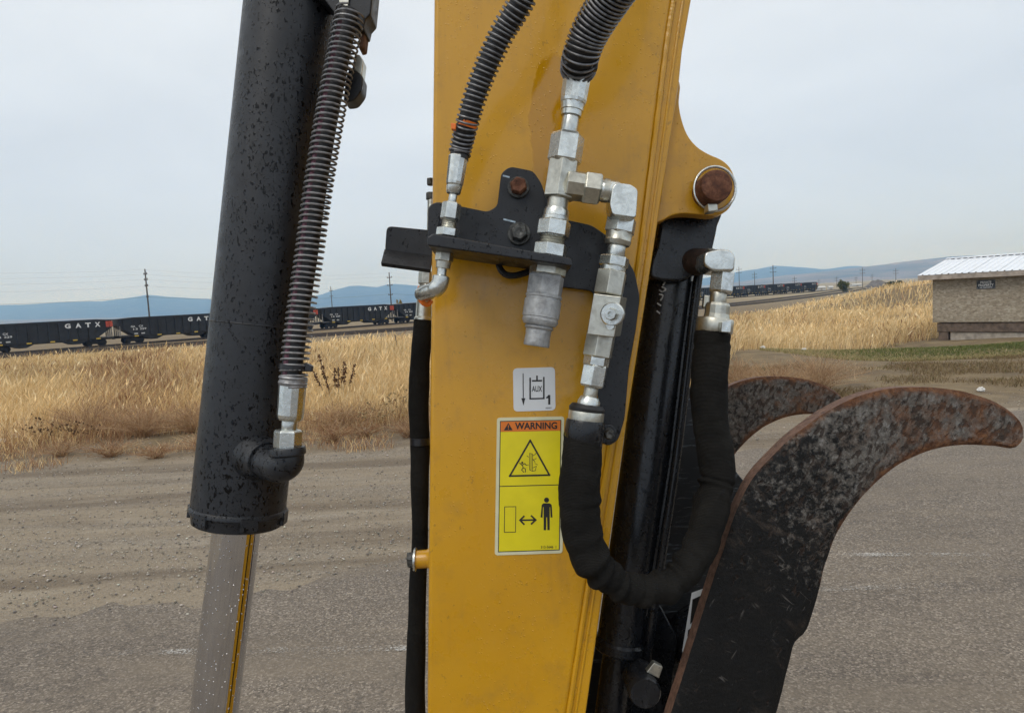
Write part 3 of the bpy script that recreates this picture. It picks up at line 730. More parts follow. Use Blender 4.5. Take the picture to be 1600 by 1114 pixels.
DK = [(.085, .038, .02), (.12, .055, .028)]
def dock(u, d, hgt, label):
    bx, by = at_depth(u, d); z0 = gzf(bx, by); root = thing('dock_plant', (bx, by, z0), label, 'plant', 'seeding weeds in the dry grass')
    V = []; T = []; C = []; gs = []
    for i in range(8):
        x1 = bx + (i - 3.5) * .085 + rng.normal() * .03; hh = hgt * (.62 + .38 * rng.random()); p0 = Vector((bx + (i - 3.5) * .03, by, z0)); p1 = Vector((x1, by + rng.normal() * .08, z0 + hh))
        gs.append(tube([p0, p0.lerp(p1, .5) + Vector((0, 0, .03)), p1], .006, 5))
        for k in range(46):
            f = .52 + .48 * rng.random(); p = np.array(p0.lerp(p1, f)) + rng.normal(size=3) * np.array([.020, .020, .012]) * (1.25 - .6 * f); s = .011 * (.6 + .8 * rng.random()); o = len(V)
            for q_ in ((s, 0, 0), (0, s, 0), (-s, 0, 0), (0, -s, 0), (0, 0, s * 1.3), (0, 0, -s * 1.3)): V.append(p + np.array(q_) - np.array([bx, by, z0]))
            for t3 in ((0, 1, 4), (1, 2, 4), (2, 3, 4), (3, 0, 4), (1, 0, 5), (2, 1, 5), (3, 2, 5), (0, 3, 5)): T.append([o + j for j in t3])
            C += [np.array((.13, .06, .032)) * (.6 + .8 * rng.random())] * 6
    build('stems', join(*gs), M['timber'], root)
    so = scatter_mesh('seed_spikes', np.array(V), np.zeros((0, 4), np.int32), np.array(T, np.int32), np.array(C), M['grass'], kind='stuff'); so.parent = root
dock(516, 11.0, .92, 'dark brown dock plant with seed spikes in the golden grass')
for u, d, hh, lb in ((575, 8.7, .46, 'pale thistle with round dry heads before the yellow arm'), (628, 9.0, .55, 'thistle with round dry heads close against the dark sleeved hose'), (45, 8.9, .44, 'dry thistle with dark heads at the left edge of the field'), (95, 8.8, .36, 'short dry thistle with dark heads at the dirt edge')):
    drk = u < 200
    twig_bush('thistle_plant', at_depth(u, d), hh, .34, 9, [(.33, .23, .11), (.25, .16, .08)], lb, 'plant', 'seeding weeds in the dry grass', (((.11, .065, .035) if drk else (.40, .29, .15)), .015, 1.0, .6), .007, 6)
# field marker stakes
for u, vt, d, lb in ((579, 525, 24, 'thin leaning stake in the golden grass, shorter of two'), (617, 523, 20, 'thin dark stake in the golden grass beside the yellow arm')):
    x_, y_ = at_depth(u, d); z0 = gzf(x_, y_); top = P(u, vt, d).z
    build('marker_stake', tube([Vector((x_, y_, z0 - .1)), Vector((x_ - .01, y_, (z0 + top) / 2)), Vector((x_ - .05, y_, top))], .014, 6), M['pole'], base=(x_, y_, z0), label=lb, cat='stake', group='stakes in the field')
# litter
def litter(u, v, s, label, d=None, lift=.5, el=1.0):
    p = hit(u, v, 0); z0 = gzf(p.x, p.y); V = []; bm = bmesh.new(); bmesh.ops.create_icosphere(bm, subdivisions=3, radius=1)
    sd_ = random.random() * 50
    for vv in bm.verts:
        nn = mnoise.noise(vv.co * 1.7 + Vector((sd_, 0, 0))) + .6 * mnoise.noise(vv.co * 4.3 + Vector((0, sd_, 0)))
        vv.co = Vector((vv.co.x * el, vv.co.y * .8, vv.co.z * .55)) * s * (1 + .75 * nn)
    gg = ([vv.co + Vector((p.x, p.y, z0 + s * lift)) for vv in bm.verts], [tuple(q_.index for q_ in f.verts) for f in bm.faces]); bm.free()
    build('litter_scrap', gg, M['litter'], base=(p.x, p.y, z0), smooth=25, label=label, cat='litter', group='scraps of white litter')
litter(26, 684, .062, 'crumpled white plastic bag on the dirt by the field edge', lift=.55)
litter(3, 692, .05, 'white litter scrap cut by the left picture edge', lift=.5)
litter(86, 652, .055, 'flattened pale scrap in the weeds behind the crumpled bag', el=1.7, lift=.7)
litter(35, 636, .045, 'thin white strip caught in the grass above the crumpled bag', el=2.2, lift=1.8)
litter(572, 679, .055, 'white paper scrap caught in the thistle by the arm', el=.6, lift=1.1)
litter(1533, 612, .05, 'white scrap on the dirt above the claw tip', el=.9, lift=.6)
litter(1192, 545, .06, 'pale scrap in the grass right of the sleeved hose', lift=1.0)
litter(1256, 543, .05, 'small pale scrap at the edge of the straw lawn', lift=1.0)

# ------------------------------------------------------------------ shed
SZ = -.5; c0 = hit(1457, 530, SZ); th = R(50)
sa = Vector((math.cos(th), -math.sin(th), 0)); sb = Vector((math.sin(th), math.cos(th), 0)); ZZ = Vector((0, 0, 1))
dS = (c0 - CAM).dot(FW)
shed = thing('shed', c0, 'low tan pebbledash shed with white metal roof on timber skids', 'shed')
SL, SD, zb, zt = 4.6, 4.8, SZ + .56, 1.60
def sbox(a0, a1, b0, b1, z0, z1): return box(c0 * 1 + sa * (a0 + a1) / 2 + sb * (b0 + b1) / 2 + ZZ * ((z0 + z1) / 2 - SZ), sa * (a1 - a0) / 2, sb * (b1 - b0) / 2, ZZ * (z1 - z0) / 2)
gable = [c0 + sa * 0 + sb * b + ZZ * (z_ - SZ) for b, z_ in ((0, zt), (SD, zt), (SD / 2, zt + .44))]
wl = join(sbox(0, SL, 0, SD, zb, zt))
build('wall', wl, M['stucco'], shed, bevel=.01)
for a in (0.01, SL - .01):
    tri = [c0 + sa * a + sb * b + ZZ * (z_ - SZ) for b, z_ in ((.02, zt), (SD - .02, zt), (SD / 2, zt + .42))]
    tri2 = [p + sa * (.08 if a < 1 else -.08) for p in tri]
    build('gable', (tri + tri2, [(0, 1, 2), (5, 4, 3), (0, 3, 4, 1), (1, 4, 5, 2), (2, 5, 3, 0)]), M['stucco'], shed)
build('skid_beam', sbox(.12, SL, .05, .30, SZ + .24, SZ + .545), M['timber'], shed, bevel=.015)
build('skid_beam', sbox(.12, SL, SD - .3, SD - .05, SZ + .24, SZ + .545), M['timber'], shed, bevel=.015)
build('skirt_board', sbox(.50, SL, .10, .15, SZ - .1, SZ + .23), M['timber_grey'], shed, bevel=.006)
for a, b in ((.16, .06), (.16, SD - .3), (SL - .4, SD - .3)):
    build('support_post', sbox(a, a + .28, b, b + .24, SZ - .1, SZ + .235), M['timber'], shed, bevel=.012)
ov, og = .34, .34; rise = .47
def rpt(a, b, z_): return c0 + sa * a + sb * b + ZZ * (z_ - SZ)
slope = rise / (SD / 2); zed = zt + .06 - ov * slope
for side in (0, 1):
    for k in range(7):
        a0 = -og + k * .76; a1 = a0 + .755; V = []; Fc = []
        prof = []
        for j in range(4):
            w0 = a0 + j * .19; prof += [(w0, 0), (w0 + .135, 0), (w0 + .150, .028), (w0 + .175, .028)]
        prof.append((a1, 0)); nn_ = len(prof)
        for r_ in range(2):
            for (a_, hz) in prof:
                b_ = (-ov if r_ == 0 else SD / 2); zz_ = zed + hz + (b_ + ov) * slope + .05
                bb = b_ if side == 0 else SD - b_
                V.append(rpt(a_, bb, zz_))
        for (a_, hz) in prof: V.append(rpt(a_, -ov if side == 0 else SD + ov, zed + hz + .044))
        for j in range(nn_ - 1): Fc += [(j, j + 1, nn_ + j + 1, nn_ + j), (j + 1, j, 2 * nn_ + j, 2 * nn_ + j + 1)]
        build('roof_panel', (V, Fc), M['roof'], shed, smooth=0)
build('ridge_cap', ([rpt(a, SD / 2 + b, zt + .06 + rise + .055 - abs(b) * slope + .03) for a in (-og, SL + .5) for b in (-.18, 0, .18)], [(0, 1, 4, 3), (1, 2, 5, 4)]), M['roof'], shed, smooth=0)
build('fascia', sbox(-og + .01, SL + .4, -ov + .01, -ov + .05, zed - .12, zed + .042), M['fascia'], shed, bevel=.006)
build('fascia', sbox(-og + .01, SL + .4, SD + ov - .05, SD + ov - .01, zed - .12, zed + .042), M['fascia'], shed, bevel=.006)
for a in (-og + .02,):
    V = [rpt(a + da, b, z_) for da in (0, .04) for b, z_ in ((-ov + .05, zed - .10), (SD / 2, zed - .10 + (SD / 2 + ov) * slope), (SD / 2, zed + .03 + (SD / 2 + ov) * slope), (-ov + .05, zed + .03))]
    build('barge_board', (V, [(0, 1, 2, 3), (7, 6, 5, 4), (0, 4, 5, 1), (1, 5, 6, 2), (2, 6, 7, 3), (3, 7, 4, 0)]), M['fascia'], shed)
# sign on the wall
def on_wall(u, v):
    r = ray(u, v); nrm = sb; s = (c0 - sb * .02 - CAM).dot(nrm) / r.dot(nrm); return CAM + r * s
s0 = on_wall(1526, 452); s1 = on_wall(1555, 437)
swid = (s1 - s0).dot(sa); shi = s1.z - s0.z
sign = thing('property_sign', s0, 'small dark private property sign on the shed wall', 'sign')
build('plate', box(s0 + sa * swid / 2 + ZZ * shi / 2 + sb * .006, sa * swid / 2, sb * .006, ZZ * shi / 2), M['sign'], sign)
for sx_ in (.05, .95):
    for sz_ in (.1, .9): build('screw', lathe(s0 + sa * swid * sx_ + ZZ * shi * sz_, s0 + sa * swid * sx_ + ZZ * shi * sz_ - sb, [(0, .010), (.004, .007)], 6), M['zinc'], sign)
for s_, z0_, z1_, x0_, x1_ in (('PRIVATE', .62, .88, .2, .8), ('PROPERTY', .30, .56, .10, .92), ('NO TRESPASSING', .10, .22, .18, .85)):
    build('lettering', text_3d(s_, s0 + sa * swid * x0_ + ZZ * shi * z0_ - sb * .0015, sa * swid * (x1_ - x0_), ZZ * shi * (z1_ - z0_), .02), M['car_white'], sign, smooth=0, flip=False)

# ------------------------------------------------------------------ railway
TD = Vector((.128, .1295, 0)).normalized(); TN = Vector((TD.y, -TD.x, 0)); T0 = Vector((-70, 90, 0)); ZR = -2.15
def rail_line(name, pts, wdt, z0, mat, **tags):
    V = []; Fc = []
    for i, p in enumerate(pts):
        a = pts[max(0, i - 1)]; b = pts[min(len(pts) - 1, i + 1)]; dd = (b - a).normalized(); nn = Vector((dd.y, -dd.x, 0))
        for (o_, z_) in ((-wdt - .6, z0 - .9), (-wdt, z0), (wdt, z0), (wdt + .6, z0 - .9)): V.append(p + nn * o_ + ZZ * (z_ - p.z))
        if i:
            for k in range(3): Fc.append((4 * i - 4 + k, 4 * i - 3 + k, 4 * i + 1 + k, 4 * i + k))
    return build(name, (V, Fc), mat, **tags)
train_pts = [T0 + TD * s for s in range(-120, 420, 20)]
# a broad ballast bed from the near siding to behind the train
front = catmull([Vector(p) for p in ((-150, 34, 0), (-90, 62, 0), (-39, 86, 0), (0, 105, 0), (46, 134, 0), (100, 205, 0), (157, 293, 0))], 8)
V = []; Fc = []
for i, p in enumerate(front):
    s = (p - T0).dot(TD); b = T0 + TD * s - TN * 5
    V += [p + ZZ * (-3.1), p - TN * 1.0 + ZZ * (-2.42), b + ZZ * (-2.40), b - TN * 2 + ZZ * (-3.2)]
    if i:
        for k in range(3): Fc.append((4 * i - 4 + k, 4 * i - 3 + k, 4 * i + 1 + k, 4 * i + k))
build('railway_bed', (V, Fc), M['ballast'], kind='structure')
def track(name, pts, z0, label):
    root = thing(name, (pts[0].x, pts[0].y, z0), label, 'railway track', 'railway tracks')
    for s in (-.72, .72):
        V = []; Fc = []
        for i, p in enumerate(pts):
            a = pts[max(0, i - 1)]; b = pts[min(len(pts) - 1, i + 1)]; dd = (b - a).normalized(); nn = Vector((dd.y, -dd.x, 0))
            for (o_, z_) in ((-.06, 0), (-.06, .20), (.06, .20), (.06, 0)): V.append(p + nn * (s + o_) + ZZ * (z0 + .12 + z_))
            if i:
                for k in range(4): Fc.append((4 * i - 4 + k, 4 * i - 4 + (k + 1) % 4, 4 * i + (k + 1) % 4, 4 * i + k))
        build('rail', (V, Fc), M['rail'], root, smooth=0)
    gs = []
    for i in range(len(pts) - 1):
        L = (pts[i + 1] - pts[i]).length; dd = (pts[i + 1] - pts[i]).normalized(); nn = Vector((dd.y, -dd.x, 0)); k = 0.0
        while k < L: gs.append(box(pts[i] + dd * k + ZZ * (z0 + .05), dd * .12, nn * 1.3, ZZ * .07)); k += .62 if pts[i].length < 160 else 1.24
    build('sleepers', join(*gs), M['tie_wood'], root, smooth=0, flip=False, kind='stuff')
track('railway_track', [p + ZZ * 0 for p in train_pts], -2.42, 'railway track under the black hopper cars')
fr2 = [p - Vector((TN.x, TN.y, 0)) * 5 for p in front[6:]]
track('railway_track', fr2, -2.42, 'empty nearer railway track at the edge of the dry field')
fr3 = [p - TN * 12 for p in front[6:]]
track('railway_track', fr3, -2.42, 'empty middle railway track between the train and the nearer track')

# hopper car, built once then copied
CL = 15.9
car0 = thing('hopper_car', (0, 0, 0), 'x', 'rail car', 'black hopper cars of the train')
prof = [(-7.85, 3.62), (-7.85, 2.55), (-5.7, 1.05), (-4.9, .95), (-3.6, .42), (-2.7, .42), (-1.6, .95), (1.6, .95), (2.7, .42), (3.6, .42), (4.9, .95), (5.7, 1.05), (7.85, 2.55), (7.85, 3.62)]
def ext(pf, y0, y1):
    n_ = len(pf); V = [Vector((x, y0, z_)) for x, z_ in pf] + [Vector((x, y1, z_)) for x, z_ in pf]
    return V, [tuple(range(n_)), tuple(range(2 * n_ - 1, n_ - 1, -1))] + [(i, (i + 1) % n_, n_ + (i + 1) % n_, n_ + i) for i in range(n_)]
build('hopper_body', ext(prof, -1.42, 1.42), M['car'], car0, smooth=0, bevel=.03, seg=1)
build('top_chord', ext([(-7.95, 3.50), (7.95, 3.50), (7.95, 3.66), (7.1, 3.68), (5.8, 3.80), (-5.8, 3.80), (-7.1, 3.68), (-7.95, 3.66)], -1.58, 1.58), M['car'], car0, smooth=0)
build('side_ribs', join(*[abox(x - .06, x + .06, sy * 1.50 - .085, sy * 1.50 + .085, 1.05 if abs(x) < 5.6 else 2.2, 3.5) for x in [-7.2 + i * 1.2 for i in range(13)] for sy in (-1, 1)]), M['car'], car0, smooth=0, flip=False, kind='stuff')
build('side_sill', join(abox(-7.9, 7.9, -1.55, -1.40, .92, 1.16), abox(-7.9, 7.9, 1.40, 1.55, .92, 1.16)), M['car_dark'], car0, smooth=0)
build('centre_sill', abox(-8.15, 8.15, -.3, .3, .80, 1.12), M['car_dark'], car0, smooth=0)
for e in (-1, 1):
    build('end_platform', abox(min(e * 7.9, e * 6.4), max(e * 7.9, e * 6.4), -1.45, 1.45, 1.14, 1.22), M['car_grey'], car0, smooth=0)
    build('end_post', join(*[abox(e * 7.72 - .07, e * 7.72 + .07, y_ - .07, y_ + .07, 1.2, 2.6) for y_ in (-1.35, -.45, .45, 1.35)]), M['car_grey'], car0, smooth=0)
    build('coupler', abox(min(e * 8.1, e * 8.27), max(e * 8.1, e * 8.27), -.18, .18, .74, 1.02), M['car_dark'], car0, smooth=0)
    tr_ = build('truck_frame', join(*[ext([(e * 5.75 - 1.25, .62), (e * 5.75 - .5, .80), (e * 5.75 + .5, .80), (e * 5.75 + 1.25, .62), (e * 5.75 + 1.15, .42), (e * 5.75 + .4, .25), (e * 5.75 - .4, .25), (e * 5.75 - 1.15, .42)], s * 1.02 - .09, s * 1.02 + .09) for s in (-1, 1)], abox(e * 5.75 - .2, e * 5.75 + .2, -1.0, 1.0, .4, .75)), M['car_dark'], car0, smooth=0)
    for w_ in (-.9, .9):
        for s in (-1, 1): build('wheel', lathe((e * 5.75 + w_, s * .72, .46), (e * 5.75 + w_, s * .9, .46), [(0, .50), (.04, .48), (.06, .46), (.16, .44), (.18, .30)], 18), M['car_dark'], tr_, smooth=40)
for k in (0, 1): build('red_panel', abox(7.02 + k * .46, 7.42 + k * .46, -1.60, -1.505, 2.62, 3.44), M['car_red'], car0, smooth=0)
for k, (x, z_) in enumerate(((-5.6, 1.02), (-2.4, 1.0), (.3, 1.0), (3.0, 1.02), (5.9, 1.02))):
    build('reflector', abox(x - .28, x + .28, -1.585, -1.552, z_ - .06, z_ + .10), M['yellow_tag'], car0, smooth=0)
for ch, x in zip('GATX', (2.25, 3.55, 4.75, 5.95)):
    build('lettering', text_3d(ch, (x - .35, -1.62, 2.72), (.70, 0, 0), (0, 0, .66), .045), M['car_white'], car0, smooth=0, flip=False)
def numbers(par, a, b):
    for s_, x, z_ in (('GA', -6.3, 2.32), ('CX', -5.2, 2.32), (a, -6.0, 1.92), (b, -5.1, 1.92)):
        build('lettering', text_3d(s_, (x, -1.62, z_), (.30 * len(s_), 0, 0), (0, 0, .27), .02), M['car_white'], par, smooth=0, flip=False)
    for x in (-5.9, -4.95): build('stencil_mark', abox(x, x + .5, -1.60, -1.59, 1.30, 1.48), M['bldg'], par, smooth=0)
numbers(car0, '13', '229')
def copy_tree(o, parent=None):
    c = o.copy(); COL.objects.link(c); c.parent = parent
    for ch in list(o.children): copy_tree(ch, c)
    return c
CAR_LABELS = ['nearest black hopper car, its left end cut by the picture edge', 'second nearest hopper car, partly behind the black cylinder', 'hopper car mostly hidden behind the black cylinder', 'whole hopper car seen between the spring hose and the yellow arm', 'hopper car half hidden by the yellow arm at its right end']
ang = math.atan2(TD.y, TD.x); HID = 'hopper car in the stretch of train hidden behind the yellow arm'
cars = [(k, 0) for k in range(0, 17)]
for k, _ in cars:
    o = car0 if k == 0 else copy_tree(car0)
    p = T0 + TD * ((k + .5) * 16.55); o.location = (p.x, p.y, -2.10); o.rotation_euler = (0, 0, ang)
    if k < 5: o['label'] = CAR_LABELS[k]
    elif k < 12: o['label'] = ['sixth', 'seventh', 'eighth', 'ninth', 'tenth', 'eleventh', 'twelfth'][k - 5] + ' hopper car from the left, hidden behind the yellow arm'
    else: o['label'] = ['small distant hopper car just right of the thumb hose elbow', 'second distant hopper car right of the hose elbow', 'third distant hopper car right of the hose elbow', 'second last hopper car at the far right end of the train', 'last hopper car at the far right end of the train'][k - 12]
    del_l = []
OFF['hopper_car'] = Vector((0, 0, 0))

# ------------------------------------------------------------------ utility poles and cables
def pole(u, vt, d, arms, label, thick=.17):
    x_, y_ = at_depth(u, d); z0 = -2.5; top = P(u, vt, d).z
    root = thing('utility_pole', (x_, y_, z0), label, 'utility pole', 'utility poles along the railway')
    build('post', tube([Vector((x_, y_, z0 - .2)), Vector((x_, y_, top))], lambda s: thick * (1 - .35 * s), 8), M['pole'], root)
    for k, (dz, ln) in enumerate(arms):
        arm = build('crossarm', box((x_, y_, top - dz), TN * ln / 2, TD * .07, ZZ * .07), M['pole'], root, smooth=0)
        for s in (-.46, .46): build('insulator', lathe(Vector((x_, y_, top - dz)) + TN * ln * s, Vector((x_, y_, top - dz + 1)) + TN * ln * s, [(0, .05), (.12, .10), (.22, .06), (.30, .03)], 6), M['wire'], arm)
    return Vector((x_, y_, top))
pA = pole(232, 421, 125, [(.9, 1.6), (1.9, 1.6), (3.0, 1.4), (5.0, .9)], 'tall utility pole rising behind the two nearest hopper cars')
pB = pole(611.5, 426, 162.7, [(1.2, 1.9), (3.0, 1.9), (5.2, 1.6)], 'tall utility pole close to the left side of the yellow arm')
pole(519, 448, 250, [(1.5, 2), (3.5, 2)], 'shorter utility pole just right of the spring hose')
for u, vt, d, lb in ((1156, 417, 300, 'distant pole nearest the hose elbow, above the train'), (1180, 425, 330, 'distant pole second from the hose elbow'), (1209, 414.5, 260, 'thick pale distant pole rising above the train'), (1242, 432, 380, 'short distant pole behind the last hopper cars'),
                     (1308, 432, 420, 'distant pole left of the round green tree'), (1280, 436, 520, 'faint distant pole past the end of the train'), (1348, 418.5, 330, 'tall dark distant pole between tree and gravel heap'), (1363, 428, 520, 'short distant pole behind the gravel heap'), (1400, 419.5, 360, 'distant pole closest to the shed'), (1338, 432, 560, 'faint short distant pole near the gravel heap')):
    pole(u, vt, d, [(1.2, 2.4), (2.6, 2.4)], lb, .22 if u == 1209 else .15)
step = pB - pA; tops = [pA - step * 1.0, pA, pB, pB + step, pB + step * 2]
for x_, y_ in ((tops[0].x, tops[0].y),):
    pass
for k, (dz, off_, lb) in enumerate(((.1, 0, 'topmost thin power cable left of the black cylinder'), (.9, -.7, 'second power cable from the top, left of the black cylinder'), (1.9, .7, 'third power cable from the top, left of the black cylinder'), (3.0, -.6, 'fourth power cable from the top, left of the black cylinder'), (5.0, .3, 'lowest and thickest cable crossing the mountains at left'))):
    pts = []
    for a, b in zip(tops[:-1], tops[1:]):
        for i in range(14):
            s = i / 14; pts.append(a.lerp(b, s) + ZZ * (-dz - .9 * 4 * s * (1 - s)) + TN * off_)
    pts.append(tops[-1] - ZZ * dz + TN * off_)
    build('overhead_cable', tube(pts, (.007 if dz < 4 else .018), 5), M['wire'], base=tuple(pts[14]), label=lb, cat='cable', group='overhead cables')

# ------------------------------------------------------------------ mountains
def hills(name, pts, d, mat, depth, seed, rough):
    us = np.linspace(-1500, 3100, 320); U = [p[0] for p in pts]; Vv = [p[1] for p in pts]; rows = 16; V = []; Fc = []
    for u in us:
        vv = float(np.interp(u, U, Vv)); r = ray(u, 470); dirx = r.x / r.y
        top = (P(u, vv, d).z + 3) 
        for j in range(rows):
            s = j / (rows - 1); dd = d - depth + s * depth * 1.6
            prof_ = math.sin(min(1, s / .625) * math.pi / 2) ** 1.5 if s <= .625 else 1 - (s - .625) / .375
            nn = float(vn(u * .018 + 3, s * 5, seed)) * .6 + float(vn(u * .06, s * 11, seed + 1)) * .4
            rel = prof_ * (1 - rough * (1 - min(1, s / .625)) * nn * 1.2)
            V.append((dirx * dd, dd, -3.4 + top * rel + (float(vn(u * .05, 0, seed + 3)) - .5) * top * .05 * prof_))
    n_ = len(us)
    for i in range(n_ - 1):
        for j in range(rows - 1): a = i * rows + j; Fc.append((a, a + rows, a + rows + 1, a + 1))
    build(name, (V, Fc), mat, smooth=180, kind='structure')
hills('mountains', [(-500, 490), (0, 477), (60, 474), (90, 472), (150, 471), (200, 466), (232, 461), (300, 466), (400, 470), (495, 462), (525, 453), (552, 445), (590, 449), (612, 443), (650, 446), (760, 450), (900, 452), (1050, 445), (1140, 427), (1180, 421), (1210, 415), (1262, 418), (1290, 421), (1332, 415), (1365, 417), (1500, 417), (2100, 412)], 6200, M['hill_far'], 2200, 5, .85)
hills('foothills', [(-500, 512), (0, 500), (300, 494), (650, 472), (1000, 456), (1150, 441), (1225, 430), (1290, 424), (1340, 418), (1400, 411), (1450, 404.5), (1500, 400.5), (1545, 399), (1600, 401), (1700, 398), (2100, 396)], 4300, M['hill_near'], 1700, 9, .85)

# ------------------------------------------------------------------ far bits on the right: trees, heap, sheds
def tree(u, v0, v1, wpx, d, label, cols):
    x_, y_ = at_depth(u, d); top = P(u, v0, d).z; z0 = -2.5; hgt = max(2.5, top - z0); rad = wpx * d / F / 2
    root = thing('field_tree', (x_, y_, z0), label, 'tree', 'small trees beyond the railway')
    gs = [tube([Vector((x_, y_, z0 - .2)), Vector((x_ + .1, y_, z0 + hgt * .3)), Vector((x_, y_, z0 + hgt * .7))], lambda s: .22 * (1 - .7 * s), 7)]
    for k in range(6):
        a = k * 1.05; gs.append(tube([Vector((x_, y_, z0 + hgt * (.2 + .06 * k))), Vector((x_ + math.cos(a) * rad * .35, y_ + math.sin(a) * rad * .35, z0 + hgt * (.38 + .06 * k))), Vector((x_ + math.cos(a) * rad * .7, y_ + math.sin(a) * rad * .7, z0 + hgt * (.5 + .06 * k)))], lambda s: .09 * (1 - .7 * s), 5))
    build('trunk', join(*gs), M['bark'], root)
    n = 2600; cen = rng.normal(size=(26, 3)) * np.array([rad * .45, rad * .45, hgt * .17]) + np.array([0, 0, hgt * .58]); w_ = cen[rng.integers(26, size=n)] + rng.normal(size=(n, 3)) * np.array([rad * .16, rad * .16, hgt * .08])
    w_ = w_[(w_[:, 2] > hgt * .1) & (w_[:, 2] < hgt * 1.02)]; n = len(w_); s = .16 + .14 * rng.random(n); e1 = rng.normal(size=(n, 3)); e1 /= np.linalg.norm(e1, axis=1)[:, None]; e2 = np.cross(e1, rng.normal(size=(n, 3))); e2 /= np.linalg.norm(e2, axis=1)[:, None]
    Vq = np.stack([w_ + e1 * s[:, None], w_ + e2 * s[:, None] * .6, w_ - e1 * s[:, None], w_ - e2 * s[:, None] * .6], 1).reshape(-1, 3); Q = (np.arange(n) * 4)[:, None] + np.array([[0, 1, 2, 3]])
    o = scatter_mesh('crown', Vq, Q, np.zeros((0, 3), np.int32), np.repeat(pal(n, cols, [1] * len(cols)), 4, 0), M['leaf'], kind=None); o.parent = root
tree(1318, 436, 455, 17, 240, 'round green tree beyond the end of the train', [(.10, .12, .03), (.14, .14, .04), (.07, .09, .025), (.19, .16, .05)])
tree(1394, 440, 452, 28, 180, 'low dark green tree left of the shed roof', [(.06, .075, .03), (.09, .10, .04), (.05, .06, .025)])
tree(1272, 443, 455, 8, 300, 'small yellowish tree at the end of the last hopper car', [(.18, .13, .05), (.22, .17, .06)])
tree(625, 469, 482, 7, 215, 'small yellow tree behind the train beside the yellow arm', [(.36, .27, .05), (.28, .22, .05)])
def heap(u, d, wpx, hpx, label):
    x_, y_ = at_depth(u, d); rx = wpx * d / F / 2; hh = hpx * d / F; V = []; Fc = []; n_, m_ = 30, 10
    for j in range(m_ + 1):
        s = j / m_
        for k in range(n_):
            a = 2 * math.pi * k / n_; r = s * (1 + .25 * mnoise.noise(Vector((math.cos(a) * 2, math.sin(a) * 2, u))))
            V.append((x_ + math.cos(a) * r * rx, y_ + math.sin(a) * r * rx * .8, -2.6 + hh * (1 - s) ** .8 * (1 + .35 * mnoise.noise(Vector((math.cos(a) * s * 4, math.sin(a) * s * 4, u + 3))))))
    for j in range(m_):
        for k in range(n_): a = j * n_ + k; b = j * n_ + (k + 1) % n_; Fc.append((a, b, b + n_, a + n_))
    build('spoil_heap', (V, Fc), M['spoil'], base=(x_, y_, -2.6), smooth=50, label=label, cat='gravel heap')
heap(1372, 330, 46, 13, 'grey gravel heap between the distant poles and the shed')
def far_shed(u, d, wpx, hpx, label, roofm, wallm):
    x_, y_ = at_depth(u, d); wd = wpx * d / F; hh = hpx * d / F; z0 = -2.5
    r_ = thing('far_shed', (x_, y_, z0), label, 'shed', 'distant sheds beyond the railway')
    build('wall', abox(x_ - wd / 2, x_ + wd / 2, y_, y_ + wd * .7, z0 - .3, z0 + hh * .65), wallm, r_, smooth=0)
    build('roof', ([Vector((x_ + sx * wd * .54, y_ + yy, z_)) for sx in (-1, 1) for yy, z_ in ((-.4, z0 + hh * .63), (wd * .35, z0 + hh), (wd * .7 + .4, z0 + hh * .63))], [(0, 1, 4, 3), (1, 2, 5, 4), (0, 2, 1), (3, 4, 5), (0, 3, 5, 2)]), roofm, r_, smooth=0)
    build('door', abox(x_ - wd * .12, x_ + wd * .12, y_ - .06, y_ - .01, z0, z0 + hh * .5), M['timber_grey'], r_, smooth=0)
far_shed(1284, 330, 13, 7, 'long white far shed past the end of the train', M['bldg'], M['bldg'])
far_shed(1299, 340, 7, 6, 'small white far shed left of the round green tree', M['bldg'], M['bldg'])
far_shed(1225, 520, 12, 6, 'brown roofed far shed above the train', M['bldg_roof'], M['bldg'])
far_shed(1340, 420, 14, 5, 'pale far shed behind the tall dark pole', M['bldg'], M['bldg'])

# ------------------------------------------------------------------ the air
mh, tt = mk('haze_air')
vol = tt.n('ShaderNodeVolumePrincipled', {'Color': (.26, .55, 1.0, 1), 'Absorption Color': (1, 1, 1, 1), 'Density': .00021, 'Anisotropy': 0.0})
tt.n('ShaderNodeOutputMaterial', {'Volume': vol.outputs[0]})
HZ = build('haze', abox(-11000, 11000, -300, 9400, -8, 330), mh, smooth=0, kind='stuff', label='pale blue haze in the air towards the mountains', cat='haze')
# ------------------------------------------------------------------ machine helpers
def FIT(name, a, b, d, prof, mat, parent, n=28, rot=0.0, d2=None, smooth=35, bevel=0, **tags):
    A = P(a[0], a[1], d); B = P(b[0], b[1], d2 or d); L = (B - A).length
    return build(name, lathe(A, B, [(t_ * L, px(r, d)) for t_, r in prof], n, rot), mat, parent, smooth=smooth, bevel=bevel, **tags)
def HEX(name, a, b, d, r, mat, parent, rot=30, d2=None, ch=.10):
    return FIT(name, a, b, d, [(0, r * .88), (ch, r), (1 - ch, r), (1, r * .88)], mat, parent, 6, R(rot), d2, smooth=0, bevel=.0006)
def ROUND(name, a, b, d, r0, r1, mat, parent, d2=None, n=28):
    return FIT(name, a, b, d, [(0, r0 * .94), (.06, r0), (.94, r1), (1, r1 * .94)], mat, parent, n, 0, d2)
def CRIMP(name, a, b, d, r0, r1, mat, parent):
    return FIT(name, a, b, d, [(0, r0 * .93), (.05, r0), (.85, r1 * 1.02), (.93, r1 * .98), (1, r1 * .86)], mat, parent, 12, R(15), smooth=0, bevel=.0007)
def THREAD(name, a, b, d, r, mat, parent, k=7):
    pr = []
    for i in range(k): pr += [(i / k, r * .93), ((i + .5) / k, r)]
    pr.append((1, r * .93)); return FIT(name, a, b, d, pr, mat, parent, 24, smooth=20)
